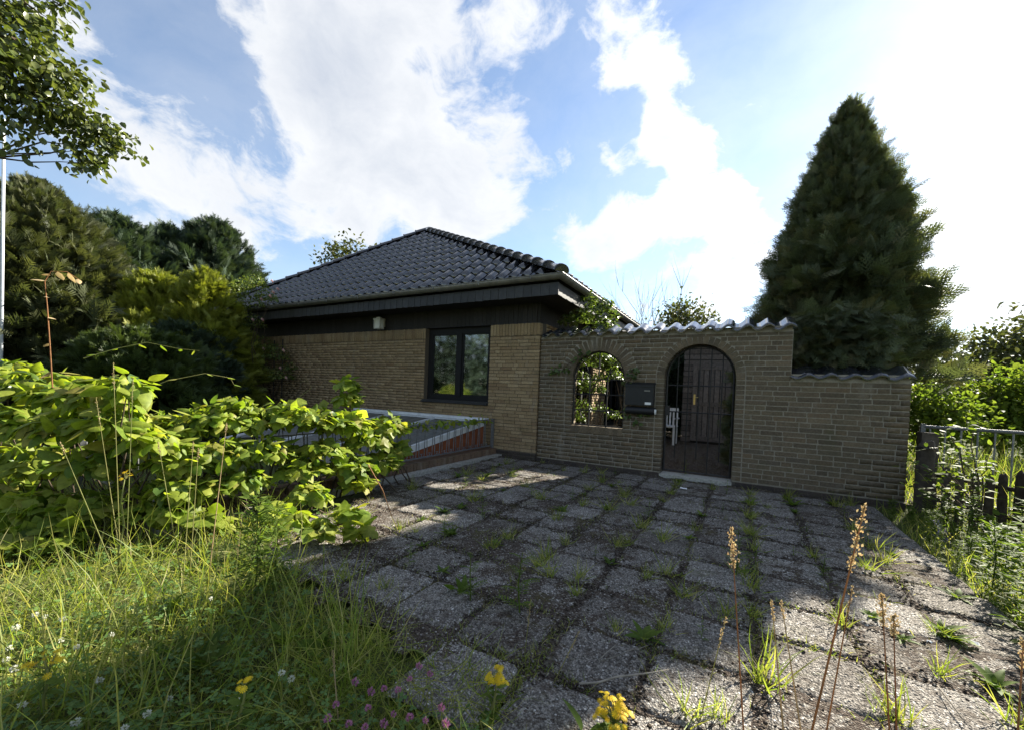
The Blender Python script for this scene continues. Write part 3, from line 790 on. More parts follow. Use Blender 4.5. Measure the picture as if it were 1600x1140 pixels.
# ---------------------------------------------------------------- GARDEN WALL
GX0, GX1, GXS, GY = -2.996, 1.63, 0.50, 6.225    # left end, right end, step, front face
GT = .22
ZHI, ZLO = 2.012, 1.405
gwall = thing('garden_wall', 'brown brick garden wall with arched gateway, arched opening and wavy black tile coping', 'garden wall', (-.7, GY+.1, 0))
GATE = dict(c=-.56, r=.45, z0=.055, sp=1.433)
WIN = dict(c=-1.995, r=.415, z0=.635, sp=1.392)
def build_gwall():
    ringG, ringW = .115, .20
    m = MB(); ya, yb = GY+.0045, GY+GT-.0045
    def col(x0, x1, segs):
        for (z0, z1) in segs:
            if z1-z0 > .002: m.box((x0, ya, z0), (x1, yb, z1))
    xs = sorted(set([GX0+.01, GX1-.01, GXS] + [GATE['c']+(GATE['r']+.008)*math.cos(a) for a in np.linspace(0, math.pi, 33)] + [WIN['c']+(WIN['r']+.008)*math.cos(a) for a in np.linspace(0, math.pi, 29)]))
    for x0, x1 in zip(xs[:-1], xs[1:]):
        xm = (x0+x1)/2; top = ZHI+.03 if xm < GXS-.001 else ZLO+.03
        segs = [(-.05, top)]
        for o in (GATE, WIN):
            dx = abs(xm-o['c']); R = o['r']+.008
            if dx < R:
                zt = o['sp']+math.sqrt(R*R-dx*dx)
                segs = [(-.05, o['z0']-.012), (zt, top)]
        col(x0, x1, segs)
    core = m.part('wall', 'mortar_garden', gwall)
    CH, L = .0636, .242
    sp = []; k = 0; z = .065
    while z < ZHI-.01:
        top = z+CH
        h = CH
        xr = GX1 if top < ZLO+.03 else GXS
        if top > ZHI+.01: h = ZHI+.01-z
        segs = [(GX0, xr)]
        zc = z+CH/2
        cuts = []
        for o, ring in ((GATE, ringG), (WIN, ringW)):
            if zc < o['z0']: continue
            if zc <= o['sp']: hw = o['r']
            else:
                dz = zc-o['sp']; R = o['r']+ring
                hw = math.sqrt(max(0, R*R-dz*dz))
            if hw > 0.01: cuts.append((o['c']-hw, o['c']+hw, zc <= o['sp']))
        pts = [GX0]
        for a, b, q in sorted(cuts): pts += [a, b]
        pts.append(xr)
        for i in range(0, len(pts), 2):
            a, b = pts[i], pts[i+1]
            # upright column of headers beside the openings
            if i > 0 and sorted(cuts)[i//2-1][2] and b-a > .2:
                sp.append(((a+.002, GY+random.uniform(-.003, .003), z+.005), None, .105, h-.011)); a += .115
            if i < len(pts)-2 and sorted(cuts)[i//2][2] and b-a > .2:
                sp.append(((b-.107, GY+random.uniform(-.003, .003), z+.005), None, .105, h-.011)); b -= .115
            first = [L, .117, .19, .08][(k*3+i) % 4]
            for (xa, xb) in course(a, b, L, .117, first, True, .011):
                sp.append(((xa, GY+random.uniform(-.002, .002), z+.005+random.uniform(-.0015, .0015)), None, xb-xa, h-.011))
        z += CH; k += 1
    # arch rings
    for o, ring in ((GATE, ringG), (WIN, ringW)):
        n = int(math.pi*(o['r']+ring*.35)/.066)
        for i in range(n):
            a = math.pi*(i+.5)/n; wv_ = math.pi*o['r']/n
            rd_ = np.array([math.cos(a), 0, math.sin(a)]); tg = np.array([math.sin(a), 0, -math.cos(a)])
            R = np.stack([tg, np.array([0, 1.0, 0]), rd_], -1)
            base = np.array([o['c'], GY+random.uniform(-.004, .003), o['sp']]) + rd_*(o['r']+.002) - tg*(wv_*.5)
            sp.append((tuple(base), R, wv_*1.09-.004, ring-.006, 3.0+random.random()))
    # brick-on-edge sill under the arched opening
    n = 12; w = 2*WIN['r']/n
    for i in range(n): sp.append(((WIN['c']-WIN['r']+i*w+.003, GY-.004, WIN['z0']-.104), None, w-.007, .098, 3.0))
    lay(core, [s for s in sp], 'brick_garden', GT, 300)
    # dark plinth course
    pl = MB().box((GX0+.01, GY-.012, -.06), (GATE['c']-GATE['r'], GY+GT, .052)).box((GATE['c']+GATE['r'], GY-.012, -.06), (GX1-.004, GY+GT, .052)).part('plinth', 'mortar_house', gwall)
    sp = []
    for (a, b) in ((GX0, GATE['c']-GATE['r']-.01), (GATE['c']+GATE['r']+.01, GX1+.01)):
        for (xa, xb) in course(a, b, .242, .117, .242): sp.append(((xa, GY-.024, -.006), None, xb-xa, .056))
    lay(pl, sp, 'brick_dark', .1, 60)
    MB().box((GATE['c']-GATE['r']-.01, GY-.03, -.05), (GATE['c']+GATE['r']+.01, GY+GT, .045)).part('threshold', 'concrete', gwall)
    # wavy pantile coping, sloping up to the back
    def cop_mesh(seed, tw, amp=.035):
        r = random.Random(seed); na = 15; V = []; F = []; tl = .36
        prof = []
        for i in range(na):
            u = i/(na-1); x = (u-.5)*(tw+.02)
            z = amp*math.cos((u-.74)*2*math.pi)
            prof.append((x, z))
        for (y, dz, th) in ((0, 0, 0), (tl*.33, .046, 0), (tl*.66, .094, 0), (tl, .142, 0)):
            for x, z in prof: V.append((x, y-.07, z+dz+.055+r.uniform(-.001, .001)))
        for x, z in prof: V.append((x, -.068, z+.055-.016))
        for x, z in prof: V.append((x, tl-.07, z+.055+.142-.016))
        for k in range(3):
            for i in range(na-1): F.append((k*na+i, k*na+i+1, (k+1)*na+i+1, (k+1)*na+i))
        nt_ = len(F)
        for i in range(na-1): F.append((4*na+i, 4*na+i+1, i+1, i))
        for i in range(na-1): F.append((5*na+i, 5*na+i+1, 4*na+i+1, 4*na+i))
        V += [V[0], V[3*na], V[5*na], V[4*na], V[na-1], V[4*na-1], V[6*na-1], V[5*na-1]]
        b = 6*na
        me = raw_mesh('coping_tile', V[:6*na], F, 'tile'); me.polygons.foreach_set('use_smooth', np.array([k < nt_ for k in range(len(F))])); return me
    n = 15; tw = (GXS+.02-GX0-.06)/n
    cm = [cop_mesh(s, tw) for s in range(3)]
    for i in range(n):
        o = piece('coping_tile', random.choice(cm), gwall, (GX0+.06+(i+.5)*tw, GY, ZHI+.005+random.uniform(-.004, .004)+.005*(i % 2)))
        o.rotation_euler = (random.uniform(-.03, .03), random.uniform(-.025, .025), random.uniform(-.02, .02))
    n = 5; tw = (GX1+.015-GXS-.005)/n
    cm = [cop_mesh(s+9, tw, .024) for s in range(2)]
    for i in range(n):
        o = piece('coping_tile', random.choice(cm), gwall, (GXS+.005+(i+.5)*tw, GY+.02, ZLO-.005+.005*(i % 2)))
        o.rotation_euler = (random.uniform(-.02, .02), random.uniform(-.015, .015), random.uniform(-.01, .01))
    # mortar bed under the coping
    MB().box((GX0+.02, GY+.03, ZHI+.028), (GXS-.01, GY+GT-.03, ZHI+.085)).box((GXS, GY+.03, ZLO+.028), (GX1-.02, GY+GT-.03, ZLO+.085)).part('coping_bed', 'mortar_garden', gwall)
    # iron grille in the arched opening
    def arch_pts(c, r, sp_, z0, y, n=20): return [(c-r, y, z0)] + [(c+r*math.cos(a), y, sp_+r*math.sin(a)) for a in np.linspace(math.pi, 0, n)] + [(c+r, y, z0)]
    o = WIN; y = GY+.07; r = o['r']-.012
    gr = MB().tube(arch_pts(o['c'], r, o['sp'], o['z0']+.012, y), .013, 6).part('grille_frame', 'iron', gwall)
    MB().tube([(o['c']-r, y, o['z0']+.014), (o['c']+r, y, o['z0']+.014)], .011, 6).part('rail', 'iron', gr)
    for z in (o['z0']+.25, o['z0']+.50, o['z0']+.735): MB().tube([(o['c']-r, y+.004, z), (o['c']+r, y+.004, z)], .011, 6).part('rail', 'iron', gr)
    for x in (-.14, .14): MB().tube([(o['c']+x, y-.006, o['z0']), (o['c']+x, y-.006, o['z0']+.77)], .011, 6).part('bar', 'iron', gr)
    MB().tube([(o['c'], y-.006, o['sp']-.02+.04), (o['c'], y-.006, o['sp']+r)], .011, 6).part('bar', 'iron', gr)
    for s in (-1, 1): MB().tube([(o['c']+s*.14, y-.006, o['z0']+.77), (o['c']+s*.20, y-.006, o['z0']+.93), (o['c']+s*.29, y-.006, o['sp']+.28)], .007, 6).part('bar', 'iron', gr)
    # gate
    o = GATE; y = GY+.13; r = o['r']-.02
    gt = thing('iron_gate', 'tall arched black iron bar gate closing the garden wall gateway', 'gate', (o['c'], y, o['z0']))
    fr = MB().tube(arch_pts(o['c'], r, o['sp'], o['z0']+.02, y), .016, 6).part('frame', 'iron', gt)
    for z in (o['z0']+.03, o['z0']+.88, o['sp']-.12): MB().tube([(o['c']-r, y+.006, z), (o['c']+r, y+.006, z)], .010, 6).part('rail', 'iron', gt)
    for i in range(5):
        x = -r+2*r*(i+1)/6; zt = o['sp']+math.sqrt(r*r-x*x)
        MB().tube([(o['c']+x, y-.008, o['z0']+(.03 if i % 2 else .22)), (o['c']+x, y-.008, zt)], .0085, 6).part('bar', 'iron', gt)
    MB().box((o['c']-r-.012, y-.03, o['z0']+.82), (o['c']-r+.05, y+.03, o['z0']+.96)).part('lock_case', 'iron', gt)
    # mailbox
    a, b = W(979, 600, GY-.06), W(1021, 645, GY-.06)
    x0, x1 = a[0], b[0]; z1, z0 = a[2]-.0, .86
    mb = thing('mailbox', 'dark metal mailbox with newspaper tube and small white label on the garden wall', 'mailbox', ((x0+x1)/2, GY, z0))
    zb = z0+.145
    MB().box((x0, GY-.115, zb), (x1, GY-.006, z1)).part('body', 'mailbox', mb)
    MB().add([(x0-.01, GY-.13, z1-.03), (x1+.01, GY-.13, z1-.03), (x1+.01, GY-.006, z1+.02), (x0-.01, GY-.006, z1+.02), (x0-.01, GY-.13, z1-.015), (x1+.01, GY-.13, z1-.015), (x1+.01, GY-.006, z1+.035), (x0-.01, GY-.006, z1+.035)], [(3,2,1,0),(4,5,6,7),(0,1,5,4),(1,2,6,5),(2,3,7,6),(3,0,4,7)]).part('lid', 'mailbox', mb)
    MB().box((x0+.012, GY-.120, zb+.012), (x1-.012, GY-.116, z1-.045)).part('door', 'mailbox', mb)
    MB().tube([(x0+.01, GY-.062, zb-.075), (x1+.02, GY-.062, zb-.075)], .055, 14, False).part('newspaper_tube', 'mailbox', mb, True)
    MB().tube([(x0+.03, GY-.062, zb-.085), (x1+.035, GY-.062, zb-.085)], .038, 10).part('rolled_paper', 'paper', mb, True)
    MB().box((x1-.115, GY-.124, zb+.015), (x1-.03, GY-.121, zb+.05)).part('name_label', 'paper', mb)
    MB().box((x1-.13, GY-.124, zb+.205), (x1-.05, GY-.121, zb+.222)).part('slot_plate', 'zinc', mb)
build_gwall()

# ================================================================== SMALL STRUCTURES
def build_lightwell():
    X = -3.84
    # low wall: concrete foot with a course of upright bricks on top
    lw = thing('low_retaining_wall', 'low wall of upright bricks on a concrete foot below the iron railing', 'low wall', (X, 3.7, 0))
    MB().box((X-.14, 1.35, -.05), (X+.20, 6.19, .035)).part('concrete_foot', 'concrete', lw)
    core = MB().box((X-.10, 1.37, .03), (X+.085, 6.17, .128)).part('core', 'mortar_house', lw)
    Rz = np.array([[0, -1, 0], [1, 0, 0], [0, 0, 1.0]])
    sp = []
    for i in range(78): sp.append(((X+.095+random.uniform(-.003, .003), 1.40+i*.0612, .036), Rz, .054, .096))
    lay(core, sp, 'brick_red', .19, 300)
    # cellar cover inside: rust-brown side board under a sloping white beam, grey sheet on top
    ce = thing('cellar_cover', 'sloping white framed cellar cover with rust brown side board against the house', 'cellar cover', (-5.5, 5.2, 0))
    bx = -4.0
    def slab_(pts, dx, nm, mat):
        n = len(pts); V = [(x, y, z) for x, y, z in pts] + [(x-dx, y, z) for x, y, z in pts]
        F = [tuple(range(n)), tuple(range(2*n-1, n-1, -1))] + [(i, i+n, (i+1) % n+n, (i+1) % n) for i in range(n)]
        return part(nm, V, [f[::-1] for f in F], mat, ce)
    slab_([(bx, 3.4, -.05), (bx, 6.12, -.05), (bx, 6.12, .50), (bx, 3.4, .085)], .03, 'side_board', 'rust_wood')
    slab_([(bx+.012, 3.35, .085), (bx+.012, 6.12, .505), (bx+.012, 6.12, .60), (bx+.012, 3.35, .18)], .05, 'side_beam', 'white_paint')
    sheet = MB(); n = 60
    for i in range(n+1):
        x = bx-.06-(3.2*i/n); dz = .012*math.sin(i*1.4)
        sheet.V += [(x, 3.35, .165+dz), (x, 6.1, .585+dz)]
    for i in range(n): sheet.F.append((2*i, 2*i+1, 2*i+3, 2*i+2))
    sheet.part('roof_sheet', 'panel_grey', ce)
    MB().box((bx-3.3, 6.05, .60), (bx+.07, 6.165, .645)).part('wall_batten', 'white_paint', ce)
    MB().box((bx-3.3, 5.98, .575), (bx+.02, 6.04, .598)).part('glazing_bar', 'white_paint', ce)
    for x in (-5.0, -6.1, -7.2): slab_([(x, 3.35, .16), (x, 6.03, .57), (x, 6.03, .61), (x, 3.35, .20)], .05, 'glazing_bar', 'white_paint')
    # iron railing with scrolled bars
    ra = thing('iron_railing', 'grey wrought iron railing with scrolled splayed bars beside the cellar cover', 'railing', (X, 3.8, .13))
    zt, zb = .62, .165
    MB().box((X-.02, 1.42, zt), (X+.02, 6.19, zt+.014)).part('top_rail', 'rail_grey', ra)
    MB().box((X-.018, 1.42, zb), (X+.018, 6.19, zb+.014)).part('bottom_rail', 'rail_grey', ra)
    for y in (6.165, 3.9, 1.44): MB().box((X-.02, y-.02, .12), (X+.02, y+.02, zt+.02)).part('post', 'rail_grey', ra)
    def scroll(s):
        p = []
        for k in range(9):
            a = k/8*math.pi*1.5; r = .034*(1-k/8*.55)
            p.append((0, s*(.052+r*math.cos(math.pi-a)-.0), .034-r*math.sin(a)*1.0))
        leg = [(0, s*.005, zt-zb), (0, s*.010, (zt-zb)*.55), (0, s*.018, .10)]
        m = MB().tube(leg+p, .0062, 5); return raw_mesh('scroll_bar', m.V, m.F, 'rail_grey')
    s1, s2 = scroll(1), scroll(-1)
    st = MB().tube([(0, 0, 0), (0, 0, zt-zb)], .0062, 5); s3 = raw_mesh('bar', st.V, st.F, 'rail_grey')
    y = 1.62; k = 0
    while y < 6.05:
        piece('scroll_bar', s1, ra, (X, y+.01, zb+.01)); piece('scroll_bar', s2, ra, (X, y-.01, zb+.01))
        y += .165; k += 1
    # short return of the railing towards the street side
    MB().box((-5.6, 1.42, zt), (X-.025, 1.46, zt+.014)).part('top_rail', 'rail_grey', ra)
    MB().box((-5.6, 1.42, zb), (X-.025, 1.46, zb+.014)).part('bottom_rail', 'rail_grey', ra)
    for x in (-5.6, -4.7): MB().box((x-.02, 1.43, -.02), (x+.02, 1.47, zt+.03)).part('post', 'rail_grey', ra)
    for x in np.arange(-5.45, -3.95, .165): piece('bar', s3, ra, (x, 1.44, zb+.01))
build_lightwell()

def build_lamp():
    a, b = W(586, 497, 6.1), W(601, 514, 6.1)
    xc = (a[0]+b[0])/2; w = .085; z0, z1 = b[2], a[2]
    l = thing('wall_lantern', 'pale metal box lantern on the dark timber band above the brick wall', 'wall lamp', (xc, 6.2, z0))
    MB().box((xc-.03, 6.14, z0+.06), (xc+.03, 6.222, z1-.02)).part('bracket', 'lamp_metal', l)
    MB().box((xc-w, 6.02, z0), (xc+w, 6.14, z0+.02)).part('base', 'lamp_metal', l)
    MB().box((xc-w-.012, 6.01, z1-.055), (xc+w+.012, 6.15, z1-.025)).part('cap', 'lamp_metal', l)
    MB().box((xc-w*.45, 6.04, z1-.025), (xc+w*.45, 6.12, z1)).part('vent', 'lamp_metal', l)
    for sx in (-1, 1):
        for sy in (6.022, 6.126): MB().box((xc+sx*(w-.006)-.006, sy-.006, z0+.02), (xc+sx*(w-.006)+.006, sy+.006, z1-.055)).part('corner_bar', 'lamp_metal', l)
    MB().box((xc-w+.012, 6.03, z0+.02), (xc+w-.012, 6.13, z1-.055)).part('glass', 'lamp_glass', l)
build_lamp()

def build_shed():
    y = 11.5
    a, b = W(1052, 560, y), W(1140, 560, y)
    x0, x1 = -1.40, 1.2
    s = thing('garden_shed', 'dark weathered timber shed seen through the iron gate', 'shed', ((x0+x1)/2, y, 0))
    MB().box((x0+.03, y+.03, 0), (x1, y+2.2, 2.62)).part('wall', 'dark_wood', s)
    k = 0; bm = MB().box((0, -.0, 0), (x1-x0, .028, .122)); bme = raw_mesh('board', bm.V, bm.F, 'shed_wood')
    z = .02
    dz0, dz1, dx0, dx1 = .06, 1.98, -1.18, -.28
    for z in np.arange(.02, 2.56, .14):
        if z > dz1: piece('board', bme, s, (x0, y-.002, z))
        else:
            o = piece('board', bme, s, (x0, y-.002, z)); o.scale = ((dx0-x0)/(x1-x0), 1, 1)
            o = piece('board', bme, s, (dx1, y-.002, z)); o.scale = ((x1-dx1)/(x1-x0), 1, 1)
    d = MB().box((dx0+.01, y-.015, dz0), (dx1-.01, y+.03, dz1)).part('door', 'dark_wood', s)
    for i in range(5):
        xa = dx0+.14+i*(dx1-dx0-.28)/5
        MB().box((xa+.010, y-.024, dz0+.12), (xa+(dx1-dx0-.28)/5-.010, y-.016, dz1-.12)).part('door_board', 'shed_wood', d)
    for q in ((dx0+.01, dz0, dx0+.13, dz1), (dx1-.13, dz0, dx1-.01, dz1), (dx0+.13, dz0, dx1-.13, dz0+.12), (dx0+.13, dz1-.12, dx1-.13, dz1), (dx0+.13, .95, dx1-.13, 1.05)):
        MB().box((q[0], y-.035, q[1]), (q[2], y-.0165, q[3])).part('door_rail', 'shed_wood', d)
    hx = dx0+.07
    MB().box((hx-.022, y-.043, .98), (hx+.022, y-.036, 1.24)).part('handle', 'brass', d)
    MB().tube([(hx, y-.045, 1.16), (hx, y-.085, 1.16), (hx+.10, y-.085, 1.165)], .010, 6).part('handle_lever', 'brass', d)
    MB().add([(x0-.2, y-.35, 2.66), (x1+.2, y-.35, 2.60), (x1+.2, y+2.4, 2.70), (x0-.2, y+2.4, 2.75), (x0-.2, y-.35, 2.73), (x1+.2, y-.35, 2.67), (x1+.2, y+2.4, 2.77), (x0-.2, y+2.4, 2.82)], [(3,2,1,0),(4,5,6,7),(0,1,5,4),(1,2,6,5),(2,3,7,6),(3,0,4,7)]).part('roof', 'shed_wood', s)
    # white garden chair
    c0 = W(1046, 655, 10.7); cx, cyy = c0[0]-.10, 10.7
    ch = thing('garden_chair', 'white slatted plastic garden chair behind the gate', 'chair', (cx, cyy, 0))
    for (dx, dy, h) in ((-.24, -.22, .42), (.24, -.22, .42), (-.24, .22, .42), (.24, .22, .42)):
        MB().box((cx+dx-.022, cyy+dy-.022, 0), (cx+dx+.022, cyy+dy+.022, h)).part('leg', 'white_paint', ch)
    MB().box((cx-.27, cyy-.26, .42), (cx+.27, cyy+.26, .45)).part('seat', 'white_paint', ch)
    bk = MB().box((cx-.27, cyy+.22, .80), (cx+.27, cyy+.26, .88)).part('backrest', 'white_paint', ch)
    for i in range(7): MB().box((cx-.26+i*.08, cyy+.228, .45), (cx-.22+i*.08, cyy+.252, .80)).part('slat', 'white_paint', bk)
    for sx in (-1, 1): MB().box((cx+sx*.27-.025, cyy-.24, .62), (cx+sx*.27+.025, cyy+.22, .65)).part('armrest', 'white_paint', ch)
build_shed()

def build_fence():
    # half-round wooden palisade running from the wall end towards the street
    def stake(h, w, seed):
        r = random.Random(seed); m = MB(); n = 8; V = []
        lv = [0, h*.5, h-.06, h-.015, h]; sc = [1, .98, .93, .72, .35]
        for z, q in zip(lv, sc):
            for k in range(n):
                a = 2*math.pi*k/n; V.append((w/2*q*math.cos(a)*(1+r.uniform(-.08, .08)), w*.38*q*math.sin(a), z+r.uniform(-.01, .01)*(z > 0)))
        F = [(i*n+k, i*n+(k+1) % n, (i+1)*n+(k+1) % n, (i+1)*n+k) for i in range(4) for k in range(n)] + [tuple(4*n+k for k in range(n))]
        return raw_mesh('stake', V, F, 'grey_wood')
    p0 = np.array([1.74, 6.12, 0]); p1 = np.array([2.62, 4.75, 0])
    f = thing('palisade_fence', 'row of short weathered wooden stakes beside the garden wall end', 'fence', p0)
    me = [stake(.62, .074, s) for s in range(5)]
    n = 15; ddir = (p1-p0)/np.linalg.norm(p1-p0)
    for i in range(n):
        q = p0+(p1-p0)*(i/(n-1)) + np.array([random.uniform(-.01, .01), random.uniform(-.01, .01), -.04])
        o = piece('stake', random.choice(me), f, q, None, (1, 1, random.uniform(.82, 1.05)))
        o.rotation_euler = (random.uniform(-.05, .05), random.uniform(-.06, .06), math.atan2(ddir[1], ddir[0]))
    for z in (.16, .42):
        pp = p0+np.array([.045, .03, z]); pq = p1+np.array([.045, .03, z])
        MB().tube([pp, pq], .022, 6).part('back_rail', 'grey_wood', f)
    big = thing('corner_post', 'tall round topped wooden post against the garden wall end', 'post', (1.72, 6.02, 0))
    m = stake(.84, .15, 50); piece('post_shaft', m, big, (1.72, 6.02, -.05)); MB().tube([(1.72, 6.02, .70), (1.72, 6.02, .72)], .085, 10).part('wire_band', 'iron', big)
    st = thing('fence_post', 'broad dark wooden post rising among the short stakes', 'post', (2.28, 5.22, 0))
    m = stake(.74, .27, 51); piece('post_shaft', m, st, (2.28, 5.22, -.05))
    # steel bar railing behind it
    q0 = np.array([1.80, 6.45, 0]); q1 = np.array([5.6, 4.9, 0])
    r = thing('bar_railing', 'slim grey steel bar railing behind the wooden stakes', 'railing', q0)
    top = .92
    MB().tube([q0+UPV*top, q1+UPV*top], .020, 6).part('top_rail', 'rail_grey', r)
    MB().tube([q0+UPV*.12, q1+UPV*.12], .014, 6).part('bottom_rail', 'rail_grey', r)
    bm = MB().tube([(0, 0, .1), (0, 0, top)], .0085, 5); bme = raw_mesh('bar', bm.V, bm.F, 'rail_grey')
    for i in range(34): piece('bar', bme, r, q0+(q1-q0)*(i+.5)/34)
    for t in (0, .33, .66, 1): 
        p = q0+(q1-q0)*t; MB().box((p[0]-.02, p[1]-.02, -.05), (p[0]+.02, p[1]+.02, top+.03)).part('post', 'rail_grey', r)
    # rough concrete pillar stub between
    MB_ = MB().box((1.74, 6.24, -.05), (1.88, 6.40, .86)).part('pillar', 'grey_wood'); tag(MB_, 'stubby square weathered pillar just beyond the garden wall end', 'pillar')
build_fence()

def build_pole():
    p = HD(5, 300, 11)
    o = thing('flag_pole', 'thin white pole rising beside the tall conifer at the photo edge', 'pole', (p[0], p[1], 0))
    top = HD(5, 195, 11)[2]
    MB().tube([(p[0], p[1], -.1), (p[0], p[1], top)], [.024, .020], 10).part('pole_shaft', 'white_paint', o, True)
    MB().tube([(p[0], p[1], top), (p[0], p[1], top+.06), (p[0], p[1], top+.1)], [.028, .028, .008], 10).part('cap', 'white_paint', o, True)
build_pole()

# ================================================================== TREES
def limb_path(a, b, sag=0.0, wob=.06, n=6):
    a, b = np.asarray(a, float), np.asarray(b, float); L = np.linalg.norm(b-a)
    return [a+(b-a)*t + np.array([random.uniform(-1, 1), random.uniform(-1, 1), random.uniform(-1, 1)])*wob*L*math.sin(math.pi*t) + UPV*(-sag*L*math.sin(math.pi*t)) for t in np.linspace(0, 1, n)]
def conifer(name, label, base, height, rx, ry, ang, mat, nclump, per, slen, trunk_r=.12, zlow=.15, shape=.75, group=None, low=None, up=.55, lump=.30, cspread=.11, bough=None):
    """spire of flat sprays: clumps on a lumpy cone, each a fan of sprays pointing out and up"""
    base = np.asarray(base, float)
    t = thing(name, label, 'tree', base, group)
    u = rng.random(nclump)**.85; zz = zlow+(1-zlow)*u
    prof = np.maximum(.0, (1-zz))**shape*(1-.25*np.clip((.22-zz)/.22, 0, 1))
    th = rng.random(nclump)*2*math.pi
    big = .5*np.sin(3*th+5*zz)+.35*np.sin(5*th-13*zz+1)+.3*np.sin(21*zz+2*th)
    rr = prof*(1+lump*(rng.random(nclump)-.5)*2+.13*big)*np.where(rng.random(nclump) < .35, rng.uniform(.35, .8, nclump), 1.0)*np.where(rng.random(nclump) < .08, 1.16, 1.0)
    ca, sa = math.cos(ang), math.sin(ang)
    lx, ly = rx*rr*np.cos(th), ry*rr*np.sin(th)
    C = np.stack([base[0]+ca*lx-sa*ly, base[1]+sa*lx+ca*ly, base[2]+zz*height], -1)
    outd = norm(np.stack([ca*np.cos(th)*rx-sa*np.sin(th)*ry, sa*np.cos(th)*rx+ca*np.sin(th)*ry, np.zeros(nclump)], -1))
    n = nclump*per; idx = np.repeat(np.arange(nclump), per)
    cs = (.10+.16*prof)[idx]*height*cspread
    P = C[idx] + rng.normal(size=(n, 3))*cs[:, None]*np.array([.8, .8, 1.0]) - outd[idx]*(rng.random(n)*cs*1.2)[:, None]
    ax = norm(outd[idx]*1.0 + UPV*(up+.9*zz[idx]**3)[:, None] + rng.normal(size=(n, 3))*.42)
    nr = norm(rng.normal(size=(n, 3))*.8 + outd[idx]*.3 + UPV*.4)
    sc = slen*rng.uniform(.6, 1.25, n)*(.42+.58*np.clip((1-zz[idx])*2.2, 0, 1))
    v = scatter(T_SPRAY if np.linalg.norm(base) < 9.5 else T_SPRAY_S, P, ax, nr, sc)
    part('crown', v[0], v[1], mat, t, v[2], kind='stuff')
    # leader tips
    k = 60
    Pt = base + np.stack([rng.normal(size=k)*.035, rng.normal(size=k)*.035, height*(.91+.10*rng.random(k))], -1)
    vt = scatter(T_SPRAY_S, Pt, norm(UPV+rng.normal(size=(k, 3))*.45), rvec(k), slen*rng.uniform(.4, .8, k))
    part('leader', vt[0], vt[1], mat, t, vt[2], kind='stuff')
    if bough is not None:
        k = 1300; Pb = np.asarray(bough[0])+rng.uniform(-1, 1, size=(k, 3))*np.asarray(bough[1])
        vb = scatter(T_SPRAY, Pb, norm(np.array([.0, -.9, -.35])+rng.normal(size=(k, 3))*.55), norm(UPV+rng.normal(size=(k, 3))*.5), slen*rng.uniform(.5, 1.0, k))
        part('low_bough', vb[0], vb[1], mat, t, vb[2], kind='stuff')
    m = MB().tube([base-UPV*.1, base+UPV*height*.5, base+UPV*height*.96], [trunk_r, trunk_r*.55, .01], 8); m.part('trunk', 'bark', t, True)
    mb = MB()
    for _ in range(26):
        z = random.uniform(.12, .8); a = random.uniform(0, 6.28); q = (1-z)**shape
        e = base+np.array([math.cos(a)*rx*q*.8, math.sin(a)*ry*q*.8, z*height+.12*height*(1-z)])
        mb.tube(limb_path(base+UPV*z*height, e, -.05, .05, 4), [.03, .02, .014, .006], 5, False)
    mb.part('branches', 'bark', t, True, 'stuff')
    return t
def broadleaf(name, label, base, blobs, mat, n, ls, tmpl=T_HEX, trunk_r=.1, bark='bark', cat='tree', group=None, clump=None, hang=.2, fork=.35, trunk=True, twig=True, cspr=2.1, volx=.7, limb=1.0):
    """blobs: (centre, (rx,ry,rz)). Leaves sit in small twiggy clumps spread through each blob's outer volume."""
    base = np.asarray(base, float); t = thing(name, label, cat, base, group)
    vol = np.array([b[1][0]*b[1][1]*b[1][2] for b in blobs])**volx; vol = vol/vol.sum()
    per = clump or 14; nc = max(1, n//per)
    bi = rng.choice(len(blobs), nc, p=vol)
    bc = np.array([b[0] for b in blobs])[bi]; br = np.array([b[1] for b in blobs])[bi]
    d = rvec(nc); rr = .45+.6*rng.random(nc)**.6
    C = bc + d*br*rr[:, None]
    idx = np.repeat(np.arange(nc), per); N = len(idx)
    cr = ls*cspr
    P = C[idx] + rng.normal(size=(N, 3))*cr*np.array([1, 1, .7])
    ax = norm(d[idx]*.6 + rng.normal(size=(N, 3))*.7 + np.array([0, 0, -hang]))
    nr = norm(UPV*.75 + rng.normal(size=(N, 3))*.6 + d[idx]*.3)
    v = scatter(tmpl, P, ax, nr, ls*rng.uniform(.6, 1.25, N))
    part('crown' if cat == 'tree' else 'foliage', v[0], v[1], mat, t, v[2], kind='stuff')
    if trunk:
        top = np.mean([b[0] for b in blobs], axis=0)
        fk = base + (top-base)*fork
        MB().tube(limb_path(base-UPV*.1, fk, 0, .03, 4), [trunk_r, trunk_r*.85, trunk_r*.75, trunk_r*.65], 8).part('trunk', bark, t, True)
        mb = MB()
        for b in blobs:
            p = limb_path(fk, b[0], -.06, .06, 5)
            mb.tube(p, [trunk_r*q*limb for q in (.55, .42, .3, .2, .1)], 6, False)
        if twig:
            for ci in rng.choice(nc, min(nc, 90), replace=False):
                p = limb_path(bc[ci], C[ci], 0, .08, 3); mb.tube(p, [trunk_r*.10+.003, .004, .002], 4, False)
        mb.part('limbs', bark, t, True, 'stuff')
    return t

